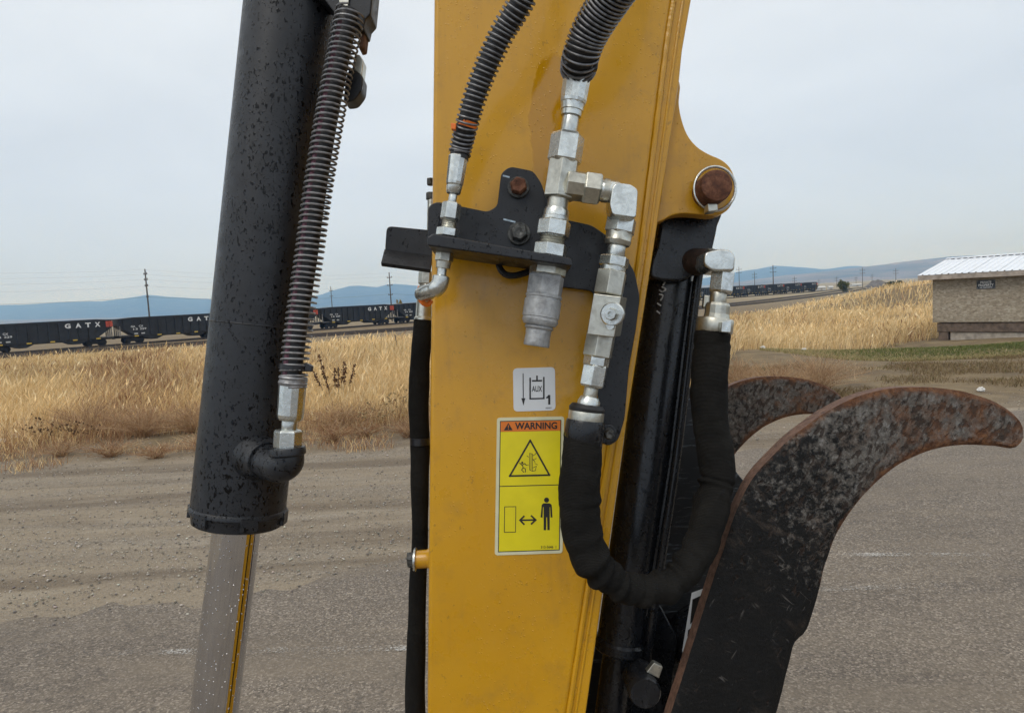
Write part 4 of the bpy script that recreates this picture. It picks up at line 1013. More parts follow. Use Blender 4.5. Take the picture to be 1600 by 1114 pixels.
def PRISM(name, poly, d0, d1, mat, parent, bevel=.0012, r=0, **tags):
    return build(name, prism(rounded(poly, r) if r else poly, d0, d1), mat, parent, bevel=bevel, **tags)
def plen(p): return sum((p[i + 1] - p[i]).length for i in range(len(p) - 1))
def pth(pts, per=10): return catmull([P(*p) for p in pts], per)

# ================================================================== excavator arm
D = .80
arm = thing('excavator_arm', P(790, 1180, .9), 'yellow painted steel excavator arm with hoses, fittings and warning decals', 'excavator arm')
L1 = [(1120, -700), (1056, -60), (1050, 0), (1038, 80), (998, 396), (953, 680), (887, 1108), (828, 1500)]
L3 = [(1183, -700), (1089, -60), (1080, 0), (1066, 80), (1061, 130), (1027, 352), (976, 680), (916, 1110), (856, 1500)]
left = [(664, 1500), (668, 1000), (671, 700), (675, 300), (678, 0), (690, -700)]
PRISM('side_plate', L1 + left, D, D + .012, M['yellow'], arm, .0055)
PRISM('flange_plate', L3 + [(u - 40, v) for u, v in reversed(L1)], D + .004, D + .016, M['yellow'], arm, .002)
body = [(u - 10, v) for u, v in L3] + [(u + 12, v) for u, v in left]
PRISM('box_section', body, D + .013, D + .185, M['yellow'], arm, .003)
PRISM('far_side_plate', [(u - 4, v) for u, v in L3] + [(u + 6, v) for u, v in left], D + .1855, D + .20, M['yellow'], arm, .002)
bead = [P(u + 2, v, D + .003) for u, v in L1]
bead = catmull(bead, 26)
build('weld_bead', tube(bead, px(4.6, D), 8, rf=lambda s, a: 1 + .07 * math.sin(s * 340) + .06 * mnoise.noise(Vector((s * 90, a, 0)))), M['yellow'], arm)
b2 = catmull([P(u + 17 - 4 * (v > 300), v, D + .004) for u, v in L1], 26)
build('weld_bead', tube(b2, px(2.4, D), 8, rf=lambda s, a: 1 + .06 * math.sin(s * 400 + 1)), M['yellow'], arm)
# pin lug
lug = [(1040, 120), (1062, 128), (1061, 160), (1065, 185), (1074, 210), (1088, 228), (1106, 240), (1128, 250), (1141, 262), (1148, 278), (1150, 296), (1147, 312), (1139, 326), (1128, 334), (1112, 337), (1090, 335), (1068, 334), (1050, 337), (1030, 347), (1000, 352)]
lugp = [(p.x, p.y) for p in catmull([Vector((u, v, 0)) for u, v in lug], 3)]
PRISM('pin_lug', lugp, D + .017, D + .042, M['yellow'], arm, .0018)
PRISM('pin_lug', lugp, D + .150, D + .175, M['yellow'], arm, .0018)
pin = FIT('hinge_pin', (1109, 289), (1119, 288), D + .21, [(0, 32), (.5, 31), (.93, 27), (1, 25.0)], M['rust'], arm, 36, 0, D - .004) if False else None
pb = P(1121, 289, D - .022); pa = pb + FW * .235
pin = build('hinge_pin', lathe(pa, pb, [(0, px(25, .8)), (.228, px(25, .8)), (.2335, px(23.5, .8)), (.235, px(20, .8))], 36), M['rust'], arm)
rc = P(1117, 295, D + .006)
ring = [rc + (RT * math.cos(a) * px(32.5, D) + UP * math.sin(a) * px(34.5, D)) for a in [2 * math.pi * i / 40 for i in range(41)]]
build('retaining_ring', tube(ring, px(2.4, D), 8, cap=False), M['zinc'], pin)
build('clip', prism([(1106, 318), (1121, 318), (1122, 329), (1107, 331)], D - .010, D + .008), M['zinc_dull'], pin, bevel=.001)
# side boss with bolt, left of the arm
boss = FIT('mount_boss', (676, 872), (650, 874), D + .05, [(0, 22), (.18, 16), (.35, 14), (1, 14)], M['yellow'], arm, 24)
FIT('washer', (650, 874), (647, 874), D + .05, [(0, 18), (1, 18)], M['zinc'], boss, 24)
HEX('bolt', (647, 874), (637, 875), D + .05, 13, M['steel_dark'], boss, 20)

# ---- bracket with the shelf
brk = PRISM('bracket', rounded([(668, 384), (669, 322), (682, 315), (719, 322), (762, 331), (777, 322), (783, 270), (797, 260), (833, 267), (846, 286), (853, 308), (860, 420)], 7), D - .030, D - .022, M['black_dry'], arm, .0015)
PRISM('shelf', [(667, 371), (677, 364.5), (893, 403.5), (894, 416), (668, 384)], D - .105, D - .0305, M['black_dry'], brk, .0018)
PRISM('side_gusset', [(851, 305), (857, 308), (866, 400), (858, 400)], D - .0295, D - .005, M['black_dry'], brk, .001)
PRISM('stand_off', [(785, 275), (835, 275), (835, 395), (785, 390)], D - .0215, D - .001, M['black_dry'], brk, .001)
plate = rounded([(852, 338), (888, 344), (925, 352), (948, 368), (974, 395), (992, 425), (1000, 465), (994, 514), (983, 575), (976, 655), (966, 688), (951, 697), (940, 692), (936, 640), (930, 560), (928, 455), (881, 449), (855, 446)], 9)
bp = PRISM('guard_plate', plate, D - .016, D - .010, M['black_dry'], arm, .0012)
build('hook', tube(pth([(784, 396, D - .02), (779, 412, D - .03), (787, 427, D - .035), (803, 431, D - .035), (830, 424, D - .03)], 6), px(5, D), 8), M['black_dry'], brk)
FIT('hole_plug', (913, 440), (912, 440), D - .0165, [(0, 4.5), (1, 4.5)], M['yellow'], bp, 16) if False else None
def bolt(u, v, d, rw, rh, mat, par):
    c = P(u, v, d)
    w_ = build('washer', lathe(c, c - FW, [(0, px(rw, d)), (.003, px(rw, d)), (.004, px(rw * .93, d))], 28), M['steel_dark'], par)
    build('bolt_head', lathe(c - FW * .004, c - FW, [(0, px(rh, d)), (.009, px(rh, d)), (.0115, px(rh * .82, d)), (.0115, px(rh * .5, d)), (.0108, px(rh * .2, d))], 6, R(12)), mat, par, smooth=0, bevel=.0006)
bolt(810, 294, D - .0305, 17, 13.5, M['rust'], brk)
bolt(811, 366, D - .0305, 18, 14, M['steel_dark'], brk)
for s in ([(787, 275), (795, 277)], [(788, 343), (804, 347)]):
    build('torque_mark', strokes([s], 2.6, D - .0303), M['blue_mark'], brk, smooth=0, flip=False)

# ---- upper small hose with spring
DS = .735
h1 = pth([(935, -700, .70), (928, -420, .67), (905, -230, .655), (868, -120, .655), (842, -62, .66), (816, 0, .675), (787, 48, .69), (765, 94, .70), (746, 141, .71), (731, 189, .72), (720, 232, DS), (717, 250, DS)], 10)
hose1 = build('hose', tube(h1, px(15.5, .71), 16), M['rubber'], arm, label='thinner hose in a coil spring, running up the arm')
build('coil_spring', helix(h1[:-4], lambda s: px(19.5 - 2.5 * max(0, (s - .72) / .28), .71), px(1.85, .71), plen(h1) / px(7.9, .71), 18, 6, .0006), M['dark_spring'], hose1)
build('cable_tie', lathe(P(732, 189, .72), P(729, 200, .722), [(0, px(15.5, .72)), (.006, px(15.5, .72))], 20), M['orange'], hose1)
PRISM('tie_end', [(704, 192), (713, 193), (712, 203), (705, 202)], .712, .718, M['orange'], hose1, .001)
def ax1(y): return (713 - (y - 270) * .14, y)
CRIMP('ferrule', ax1(244), ax1(292), DS, 15.5, 13.5, M['zinc'], hose1)
ROUND('collar', ax1(291), ax1(303), DS, 12.5, 11, M['zinc'], hose1)
ROUND('stem', ax1(302), ax1(320), DS, 6.5, 6.5, M['zinc'], hose1)
HEX('hex_nut', ax1(317), ax1(345), DS, 15.5, M['zinc'], hose1, 22)
THREAD('thread', ax1(343), ax1(361), DS, 11.5, M['zinc_dull'], hose1)
HEX('lock_nut', ax1(357), ax1(371), DS, 18.5, M['zinc'], hose1, 18)
HEX('hex_nut', ax1(380), ax1(394), DS, 16, M['zinc_dull'], hose1, 35)
HEX('hex_nut', ax1(392), ax1(410), DS, 14.5, M['zinc_dull'], hose1, 20)
ROUND('collar', ax1(409), ax1(420), DS, 12, 11, M['zinc_dull'], hose1)
el = pth([(691, 416, DS), (690, 430, DS), (687, 444, DS), (680, 452, DS + .002), (668, 456, DS + .012), (658, 460, DS + .025)], 6)
build('elbow', tube(el, lambda s: px(7.5 if s < .22 else (13.5 if s < .62 else 12), DS), 16), M['zinc'], hose1)
HEX('hex_nut', (672, 454.5), (660, 459), DS + .012, 14, M['zinc_dull'], hose1, 10, DS + .022)
build('cable_tie', tube(pth([(657, 448, .76), (654, 460, .758), (660, 472, .757), (668, 476, .76), (674, 470, .762)], 6), px(4, .76), 8), M['orange'], hose1)

# ---- sleeved hose down the left of the arm
DL = .89
sl1 = pth([(661, 500, DL), (657, 560, DL), (654, 620, DL), (656, 690, DL), (656, 760, DL), (656, 850, DL + .01), (653, 905, DL + .01), (651, 980, DL), (649, 1060, DL), (649, 1200, DL), (647, 1500, DL)], 10)
lh = build('sleeved_hose', tube(sl1, px(14.5, DL), 18, rf=lambda s, a: 1 + .10 * mnoise.noise(Vector((s * 14, math.cos(a), math.sin(a)))) + .10 * math.sin(s * 9)), M['sleeve'], arm, label='dark sleeved hose running down the left of the arm')
FIT('tie_band', (656, 684), (656, 695), DL - .001, [(0, 15.6), (1, 15.6)], M['tie'], lh, 24)
FIT('hose_end', (663, 466), (660, 514), DL, [(0, 11), (.15, 12), (.6, 12), (.65, 14), (1, 14)], M['zinc_dull'], lh, 16)
HEX('hex_nut', (666, 424), (665, 445), DL, 12, M['zinc_dull'], lh, 25)
ROUND('stem', (665, 443), (663, 468), DL, 9, 9, M['steel_dark'], lh)
for a, b, r_ in (((674, 304), (673, 360), 6), ):
    ROUND('stem', a, b, DL, r_, r_, M['zinc_dull'], lh)
HEX('hex_nut', (673, 279), (673, 290), DL, 6.5, M['steel_dark'], lh, 0); HEX('hex_nut', (673, 301), (673, 313), DL, 7.5, M['steel_dark'], lh, 25)
fb = PRISM('far_bracket', rounded([(601, 396), (604, 353), (676, 360), (676, 406)], 9), DL + .012, DL + .018, M['black_dry'], arm, .0012)
A_ = [P(601, 394, DL + .013), P(676, 404, DL + .013)]
build('lip', box((A_[0] + A_[1]) / 2 - UP * .009 - FW * .012, (A_[1] - A_[0]) / 2, (UP * .0105 + FW * .012), (FW * .0105 - UP * .012).normalized() * .003), M['black_dry'], fb, bevel=.0008)

# ---- upper large hose with spring and the tee column
h2 = pth([(1120, -700, .68), (1112, -420, .64), (1090, -240, .62), (1050, -140, .62), (1010, -75, .63), (975, -32, .655), (945, 12, .68), (920, 54, .70), (907, 90, .715), (903, 112, DS)], 10)
hose2 = build('hose', tube(h2, px(25.5, .70), 20), M['rubber'], arm, label='thicker hose in a coil spring, ending in the tee fitting')
build('coil_spring', helix(h2[:-1], lambda s: px(30.5 - 2.5 * max(0, (s - .8) / .2), .70), px(2.05, .70), plen(h2) / px(7.6, .70), 22, 6), M['dark_spring'], hose2)
FIT('end_coil', (905, 98), (903, 110), DS - .012, [(0, 26), (.3, 27.5), (.5, 26), (.75, 27.5), (1, 26)], M['spring'], hose2)
PRISM('tie_end', [(925, 96), (935, 95), (934, 108), (926, 111)], .712, .72, M['tie'], hose2, .001)
def ax2(y): return (903 - (y - 110) * .151, y)
CRIMP('ferrule', ax2(108), ax2(166), DS, 22.5, 20.5, M['zinc'], hose2)
FIT('collar', ax2(163), ax2(182), DS, [(0, 19), (.3, 18), (.55, 18), (.6, 16.5), (1, 16)], M['zinc'], hose2)
ROUND('stem', ax2(180), ax2(214), DS, 13, 13, M['zinc'], hose2)
tee = HEX('tee_fitting', ax2(252), ax2(311), DS, 25, M['zinc_dull'], arm, 8, ch=.03)
tee['label'] = 'steel tee fitting joining hose, coupler and side branch'
HEX('hex_nut', ax2(210), ax2(256), DS, 27, M['zinc'], tee, 26)
def axb(x): return (x, 292 + (x - 905) * .15)
ROUND('branch', axb(885), axb(916), DS - .004, 24, 23, M['zinc_dull'], tee, n=8)
HEX('hex_nut', axb(911), axb(938), DS - .004, 27, M['zinc_dull'], tee, 12)
ROUND('stem', axb(936), axb(966), DS - .004, 18, 17, M['zinc'], tee)
FIT('collar', axb(942), axb(951), DS - .004, [(0, 19), (1, 18.5)], M['zinc_dull'], tee)
PRISM('elbow_block', rounded([(957, 291), (964, 285), (986, 288), (997, 296), (994, 341), (957, 336), (953, 318)], 5), DS - .022, DS + .012, M['zinc'], tee, .0015)
ROUND('stem', ax2(308), ax2(330), DS, 16.5, 16.5, M['zinc_dull'], tee)
FIT('collar', ax2(326), ax2(347), DS, [(0, 18), (.2, 20), (.6, 20), (.65, 21), (1, 21)], M['zinc'], tee)
HEX('hex_nut', ax2(344), ax2(371), DS, 26, M['zinc'], tee, 20)
THREAD('thread', ax2(367), ax2(386), DS, 20, M['zinc_dull'], tee, 6)
HEX('lock_nut', ax2(381), ax2(403), DS, 27, M['zinc'], tee, 16)
HEX('lock_nut', ax2(411), ax2(431), DS, 29, M['zinc_dull'], tee, 38)
cpl = HEX('quick_coupler', ax2(428), ax2(464), DS, 29, M['cast'], arm, 14); cpl['label'] = 'grey cast quick coupler hanging below the bracket shelf'
FIT('coupler_body', ax2(460), ax2(508), DS, [(0, 26), (.03, 28.5), (.10, 28.5), (.12, 27.2), (.18, 27.2), (.20, 28.8), (.74, 29), (.76, 27.6), (.82, 27.6), (.84, 28.6), (.90, 28), (1, 25)], M['cast'], cpl, 32)
FIT('neck', ax2(504), ax2(521), DS, [(0, 24), (.3, 21), (.5, 23), (.7, 20), (1, 20)], M['cast'], cpl, 24)
FIT('dust_cap', ax2(519), ax2(541), DS, [(0, 20), (.2, 19.5), (.9, 20.5), (1, 19.5)], M['cast'], cpl, 20)

# ---- right column with the shut-off valve
DR = .745
def ax3(y): return (977 - (y - 313) * .18, y)
valve = build('shutoff_valve', prism([(940, 456), (983, 462), (972, 525), (929, 520)], DR - .028, DR + .020), M['zinc_dull'], arm, bevel=.0009, label='square steel shut-off valve block with round slotted screw')
# turn the block so that its left flank shows
Mv = Matrix.Rotation(R(-17), 3, UP * .98 - RT * .17); cv = P(950, 490, DR) - OFF[arm.name]
for vv in valve.data.vertices: vv.co = Mv @ (vv.co - cv) + cv
vc = P(957, 491, DR - .034); vdir = (Mv @ (-FW)).normalized()
build('stop_disc', lathe(vc - vdir * .006, vc + vdir, [(0, px(18, DR)), (.008, px(18, DR)), (.0095, px(16, DR))], 28), M['zinc'], valve)
build('stop_lug', lathe(vc - vdir * .006 + (P(954, 508, DR) - P(957, 491, DR)), vc + vdir + (P(954, 508, DR) - P(957, 491, DR)), [(0, px(6, DR)), (.0075, px(6, DR))], 14), M['zinc'], valve)
build('spindle', lathe(vc, vc + vdir, [(0, px(10, DR)), (.012, px(9.5, DR)), (.016, px(8, DR)), (.016, px(4, DR)), (.010, px(3.5, DR))], 8), M['zinc'], valve, smooth=0)
HEX('hex_nut', ax3(340), ax3(366), DR, 24.5, M['zinc'], valve, 18)
FIT('collar', ax3(363), ax3(383), DR, [(0, 21), (.6, 20), (.7, 21), (1, 19)], M['zinc_dull'], valve)
ROUND('stem', ax3(379), ax3(404), DR, 14, 14, M['zinc'], valve)
HEX('hex_nut', ax3(401), ax3(418), DR, 24, M['zinc'], valve, 22)
ROUND('collar', ax3(414), ax3(427), DR, 20, 20, M['zinc'], valve)
HEX('hex_nut', ax3(423), ax3(462), DR, 24.5, M['zinc_dull'], valve, 14, ch=.05)
HEX('hex_nut', ax3(519), ax3(559), DR, 24, M['zinc_dull'], valve, 16, ch=.05)
HEX('hex_nut', ax3(554), ax3(573), DR, 20.5, M['zinc'], valve, 30)
HEX('hex_nut', ax3(569), ax3(605), DR, 20.5, M['zinc'], valve, 12)
ROUND('stem', ax3(603), ax3(625), DR, 11, 11, M['zinc_dull'], valve)
FIT('cone', (922, 620), (917, 644), DR, [(0, 14), (.3, 18), (.5, 18), (1, 20)], M['zinc'], valve, 16)

# ---- sleeved hose looping from the valve to the thumb cylinder
sp = pth([(913, 660, .742), (911, 690, .738), (907, 735, .735), (905, 780, .735), (908, 822, .735), (918, 860, .736), (938, 890, .74), (965, 911, .745), (998, 921, .752), (1032, 918, .76), (1062, 902, .768), (1086, 868, .778), (1104, 822, .788), (1118, 770, .798), (1121, 735, .803), (1114, 690, .808), (1109, 640, .812), (1109, 580, .815), (1113, 535, .817), (1116, 512, .817)], 22)
CREASE = []
for s0_ in (.085, .16, .235, .285, .315, .345, .372, .402, .43, .462, .49, .522, .55, .60, .665, .70, .78, .86, .93):
    bend = .26 < s0_ < .58 or .65 < s0_ < .71
    CREASE.append((s0_, (.15 if bend else .045) * (.7 + .6 * random.random()), random.random() * 6.28, .007 + .006 * random.random(), .012 * random.random()))
def sleeve_r(s, a):
    w_ = 1 + .07 * mnoise.noise(Vector((s * 26, math.cos(a) * 1.5, math.sin(a) * 1.5))) + .03 * mnoise.noise(Vector((s * 90, math.cos(a) * 3, math.sin(a) * 3)))
    for c_, amp, ph, wid, sk in CREASE:
        e_ = (s - c_ - sk * math.sin(a + ph)) / wid
        if -6 < e_ < 6: w_ += amp * math.exp(-e_ * e_) * (.35 + .65 * math.cos(a - ph)) - amp * .8 * math.exp(-((e_ - 1.7) / .8) ** 2)
    return w_
def sleeve_base(s): return px(float(np.interp(s, [0, .05, .12, .24, .30, .36, .45, .54, .62, .70, .80, .88, .97, 1]
    , [27, 30, 31.5, 30.5, 28, 25.5, 25.0, 26.0, 28, 29, 30, 30.5, 30, 27])), .755)
lp = build('sleeved_hose', tube(sp, sleeve_base, 44, rf=sleeve_r), M['sleeve'], arm, smooth=60, label='thick black sleeved hose looping from valve to thumb cylinder')
FIT('shrink_cuff', (915, 656), (911, 694), .738, [(0, 29), (.1, 30.5), (.7, 31.5), (.85, 30), (1, 30)], M['black_gloss'], lp, 28)
FIT('clamp_band', (917, 641), (914, 664), .738, [(0, 27), (.12, 28), (.88, 28), (1, 27)], M['zinc_dull'], lp, 28)
FIT('rubber_lip', (918, 632), (916, 646), .738, [(0, 24), (.4, 28.5), (1, 27)], M['rubber'], lp, 28)
PRISM('clip_tab', rounded([(936, 664), (957, 662), (965, 676), (960, 692), (936, 694)], 7), .752, .762, M['black_gloss'], lp, .0015)
bolt(950, 677, .752, 9, 8, M['steel_dark'], lp)

# ================================================================== decals
def rrect(x0, y0, x1, y1, r, tl=0.0): return rounded([(x0 + tl, y0), (x1 + tl, y0 - 1.0), (x1, y1 - 1.6), (x0, y1)], r, 5)
dc = build('aux_decal', prism(rounded([(801.5, 575.5), (867, 573.5), (868, 641), (802.5, 643)], 7, 5), D - .0006, D - .0001), M['d_white'], arm, smooth=0, label='white decal with arrow, cylinder symbol and AUX 1')
dI = D - .0009
build('lettering', text_px('AUX', 831, 603, 847, 612, dI, .015), M['ink'], dc, smooth=0, flip=False)
build('lettering', flat([(856.4, 617), (859.8, 617), (859.8, 632), (856.6, 632), (856.6, 622), (853.4, 622.4), (853.4, 620.2), (855.4, 619.4)], dI), M['ink'], dc, smooth=0, flip=False)
build('lettering', text_px('168-8077', 852.5, 636.2, 862, 638.6, dI, .0), M['ink'], dc, smooth=0, flip=False)
build('symbol', strokes([[(828.3, 591), (828.3, 623), (849.7, 622.4), (849.7, 590)]], 2.3, dI), M['ink'], dc, smooth=0, flip=False)
build('symbol', strokes([[(832.5, 595), (846, 594.7)], [(839, 588), (839, 594)]], 2.4, dI - 1e-5), M['ink'], dc, smooth=0, flip=False)
build('arrow', join(strokes([[(817.3, 584), (817.6, 625)]], 1.3, dI), flat([(814.6, 622), (820.8, 622), (817.8, 633.5)], dI - 2e-5)), M['ink'], dc, smooth=0, flip=False)

wd_ = build('warning_decal', prism(rounded([(776.5, 652.5), (881.5, 650.5), (879, 864), (773, 867.5)], 5, 5), D - .0006, D - .0001), M['d_cream'], arm, smooth=0, label='yellow warning decal with orange header, triangle and keep-clear pictograms')
q1 = D - .0008; q2 = D - .0010; q3 = D - .0012
def W(s, t_):                                  # decal coordinates 0..1, 0..1 (down)
    x0 = 781.3 + (778.2 - 781.3) * t_; x1 = 877 + (874.5 - 877) * t_; y0 = 657.6 + (655.8 - 657.6) * s; y1 = 862.5 + (859.3 - 862.5) * s
    return (x0 + (x1 - x0) * s, y0 + (y1 - y0) * t_)
build('border', flat([W(0, 0), W(1, 0), W(1, 1), W(0, 1)], q1), M['ink'], wd_, smooth=0, flip=False)
e = .013; eh = .006; hd = .083; md = .495
build('header', flat([W(e, eh), W(1 - e, eh), W(1 - e, hd), W(e, hd)], q2), M['d_orange'], wd_, smooth=0, flip=False)
build('upper_panel', flat([W(e, hd + .001), W(1 - e, hd + .001), W(1 - e, md), W(e, md)], q2), M['d_yellow'], wd_, smooth=0, flip=False)
build('lower_panel', flat([W(e, md + .007), W(1 - e, md + .007), W(1 - e, 1 - eh), W(e, 1 - eh)], q2), M['d_yellow'], wd_, smooth=0, flip=False)
build('lettering', text_px('WARNING', 804.5, 660, 870.5, 671, q3, .03, -.012), M['ink'], wd_, smooth=0, flip=False)
build('alert_symbol', flat([(787.2, 672.3), (801, 672), (794.3, 660.6)], q3), M['ink'], wd_, smooth=0, flip=False)
build('alert_mark', strokes([[(794.3, 664.5), (794.3, 668)], [(794.3, 670), (794.3, 670.3)]], 1.1, q3 - .0002), M['d_orange'], wd_, smooth=0, flip=False)
build('triangle', strokes([[(828.5, 688), (796.5, 743.5), (858.5, 742), (828.5, 688)]], 2.7, q3), M['ink'], wd_, smooth=0, flip=False)
build('pictogram', strokes([[(827.5, 708), (827.5, 734), (832, 736), (832, 709), (827.5, 708)], [(829.7, 709), (829.7, 734)], [(832, 712), (836, 710), (838.5, 706)], [(832, 716), (836, 722)], [(832, 736), (836.5, 735), (838, 728), (832, 731)], [(833, 719), (838, 716)], [(836, 724), (840, 726)], [(826, 714), (823.5, 712)], [(826, 726), (822, 726.5)]], .75, q3), M['ink'], wd_, smooth=0, flip=False)
build('pictogram', strokes([[(815.5, 725.5), (817.5, 730.5), (815, 734), (818.5, 737.5)], [(817.5, 730.5), (821, 732.5), (821, 737)], [(815.5, 726.5), (812, 723)], [(815.5, 726.5), (820, 724), (822, 726.5)]], 1.2, q3), M['ink'], wd_, smooth=0, flip=False)
build('pictogram_head', flat([(816 + 1.7 * math.cos(a), 722.7 + 1.7 * math.sin(a)) for a in [i * .524 for i in range(12)]], q3 - .0001), M['ink'], wd_, smooth=0, flip=False)
build('rectangle', strokes([[(788.5, 791.5), (806, 791.2), (805.5, 831), (788, 831.3), (788.5, 791.5)]], 1.0, q3), M['ink'], wd_, smooth=0, flip=False)
build('arrow', join(strokes([[(814, 812.5), (835, 812)]], 2.6, q3), strokes([[(818.5, 806.5), (812.5, 812.5), (818.5, 818.5)], [(830.5, 806), (837, 812), (830.5, 818)]], 2.6, q3 - .00012)), M['ink'], wd_, smooth=0, flip=False)
man = [(846.5, 788.5), (849, 786), (859, 786), (862, 788.5), (863.2, 808), (860.4, 808.3), (859.6, 792), (858.9, 792), (858.9, 827.8), (855.3, 828), (854.8, 808), (853.6, 808), (853.2, 828), (849.5, 828), (849.3, 792), (848.4, 792), (847.6, 808.5), (844.6, 808)]
build('pictogram', flat(man, q3), M['ink'], wd_, smooth=0, flip=False)
build('pictogram_head', flat([(854 + 4 * math.cos(a), 781 + 4 * math.sin(a)) for a in [i * .393 for i in range(16)]], q3), M['ink'], wd_, smooth=0, flip=False)
build('lettering', text_px('313-5646  1', 845, 852.3, 869, 856.6, q3, .01, -.01), M['ink'], wd_, smooth=0, flip=False)

# ================================================================== bucket cylinder (left)
DC = .90
cyl = thing('hydraulic_cylinder', P(330, 1180, DC), 'black hydraulic cylinder with chrome rod and spring-wrapped hose, left of the arm', 'hydraulic cylinder')
def axc(y): return (457 - y * .1055, y)
def alongc(y): return (y + 60) / 880.0
FIT('barrel', axc(-700), axc(794), DC, [(0, 70.5), (1, 70.5)], M['black'], cyl, 96)
FIT('weld_seam', axc(508), axc(510), DC, [(0, 70.7), (.5, 71.4), (1, 70.7)], M['black'], cyl, 96)
cap = FIT('gland_cap', axc(790), axc(818), DC, [(0, 71), (.12, 73), (.28, 73), (.33, 70.7), (.40, 70), (.55, 68.5), (.93, 67), (1, 64)], M['black'], cyl, 96)
A = P(*axc(793), DC); B = P(*axc(812), DC); axd = (B - A).normalized()
e1 = (-FW + axd * FW.dot(axd)).normalized(); e2 = axd.cross(e1)
for k in range(6):
    a = R(26 + 60 * k); rd = e1 * math.cos(a) + e2 * math.sin(a); tg = -e1 * math.sin(a) + e2 * math.cos(a)
    build('wrench_lug', box(A + axd * .0075 + rd * px(70.5, DC), rd * px(3.0, DC), tg * px(13, DC), axd * .0085), M['black'], cap, bevel=.001)
FIT('rod', axc(812), (axc(1500)[0] - 11, 1500), DC, [(0, 36), (1, 36)], M['chrome'], cyl, 64)
FIT('wiper_seal', axc(815), axc(821), DC, [(0, 46), (1, 39)], M['rubber'], cyl, 48)
# port elbow
pe = build('port_elbow', tube(pth([(398, 712, .872), (420, 722, .840), (437, 728, .822), (449, 722, .818), (450, 707, .818)], 8), lambda s: px(float(np.interp(s, [0, .3, .7, 1], [30, 27, 25, 24])), .82), 28), M['black'], cyl)
FIT('weld_collar', (396, 711), (416, 720), .868, [(0, 40), (.35, 37), (.8, 31), (1, 28)], M['black'], pe, 32, 0, .842)
FIT('flange_ring', (449.5, 712), (448.8, 699), .818, [(0, 25), (.2, 28), (.8, 28), (1, 26.5)], M['black'], pe, 36)
ch = pth([(548, 18, .845), (535, 82, .842), (519, 162, .838), (504, 250, .834), (492, 330, .832), (483, 400, .830), (470, 488, .826), (461, 560, .824), (457, 606, .822)], 10)
hose3 = build('hose', tube([p - RT * px(3, .83) for p in ch], px(16, .83), 18), M['rubber'], cyl)
build('stripe', tube([p - RT * px(8, .83) - FW * px(12, .83) for p in ch[3:-4]], px(5.0, .83), 10), M['stripe'], hose3)
build('coil_spring', helix(ch, lambda s: px(22.5 - 2.0 * s, .83), px(1.75, .83), 68, 18, 6, .0006), M['spring'], hose3)
FIT('end_coil', (458.5, 588), (457, 603), .822, [(0, 21), (.2, 22.5), (.4, 20.5), (.7, 22.5), (1, 21)], M['spring'], hose3)
build('cable_tie', lathe(P(460, 570, .824), P(459, 578, .824), [(0, px(23.2, .824)), (.006, px(23.2, .824))], 24), M['tie'], hose3)
PRISM('tie_end', [(476, 566), (488, 572), (487, 581), (476, 580)], .815, .822, M['tie'], hose3, .001)
CRIMP('ferrule', (457.5, 598), (453, 657), .822, 21, 20, M['zinc'], hose3)
ROUND('stem', (453, 654), (451, 676), .822, 12.5, 12, M['zinc'], hose3)
HEX('hex_nut', (450.5, 671), (449, 702), .822, 21.5, M['zinc'], hose3, 16)
# clamp at the top
tb = PRISM('hose_bracket', [(484, -70), (588, -70), (579, 22), (571, 31), (568, 45), (558, 42), (546, 34), (524, 24), (508, 2), (484, -14)], .845, .885, M['black_dry'], cyl, .002)
PRISM('bracket_face', [(528, -12), (547, -12), (543, 12), (530, 4)], .842, .8445, M['zinc_dull'], tb, .0005)
PRISM('clamp_plate', [(560, 44), (572, 38), (568, 74), (560, 76)], .862, .885, M['rust_edge'], tb, .002)
PRISM('rubber_clamp', rounded([(546, 106), (567, 118), (565, 142), (553, 158), (536, 160), (540, 120)], 6), .862, .89, M['black_dry'], tb, .002)
PRISM('clamp_bolt', [(554, 84), (562, 86), (568, 95), (565, 119), (550, 108)], .865, .885, M['zinc_dull'], tb, .0015)

# ================================================================== thumb cylinder
DT = .905
tcy = thing('thumb_cylinder', P(940, 1180, DT), 'black thumb cylinder hanging from the rusty pin on the arm', 'hydraulic cylinder')
def axt(y): return (1043 - (y - 457) * .136, y)
FIT('barrel', axt(372), axt(1010), DT, [(0, 20), (.03, 30), (.06, 36), (1, 36)], M['black_gloss'], tcy, 48)
FIT('rod', axt(1000), axt(1500), DT, [(0, 24), (1, 24)], M['black_gloss'], tcy, 32)
FIT('end_ring', axt(996), axt(1016), DT, [(0, 37), (.2, 40), (.8, 40), (1, 36)], M['black_gloss'], tcy, 48)
headp = [(1034, 318), (1126, 318), (1122, 352), (1115, 385), (1108, 412), (1085, 428), (1066, 440), (1020, 436), (1016, 415), (1026, 385), (1030, 360)]
PRISM('head_lug', [(p.x, p.y) for p in catmull([Vector((u, v, 0)) for u, v in headp], 3)], DT - .040, DT + .040, M['black_gloss'], tcy, .008)
FIT('port_boss', (1078, 410), (1112, 408), DT - .025, [(0, 22), (.5, 20), (1, 18)], M['rust_dark'], tcy, 28, 0, DT - .075)
tp = build('transfer_tube', tube(pth([(1092, 425, DT - .02), (1086, 470, DT - .02), (1066, 640, DT - .02), (1052, 750, DT - .02), (1020, 960, DT - .02), (1012, 1030, DT - .01)], 8), px(7, DT), 14), M['black_gloss'], tcy)
build('tube_rail', tube(pth([(1081, 440, DT - .012), (1058, 640, DT - .012), (1044, 750, DT - .012), (1010, 960, DT - .012)], 6), px(6, DT), 10), M['black_gloss'], tp)
PRISM('fitting_elbow', rounded([(1101, 394), (1118, 389), (1140, 389), (1150, 399), (1148, 424), (1113, 424), (1100, 415)], 6), .800, .842, M['zinc'], tcy, .003)
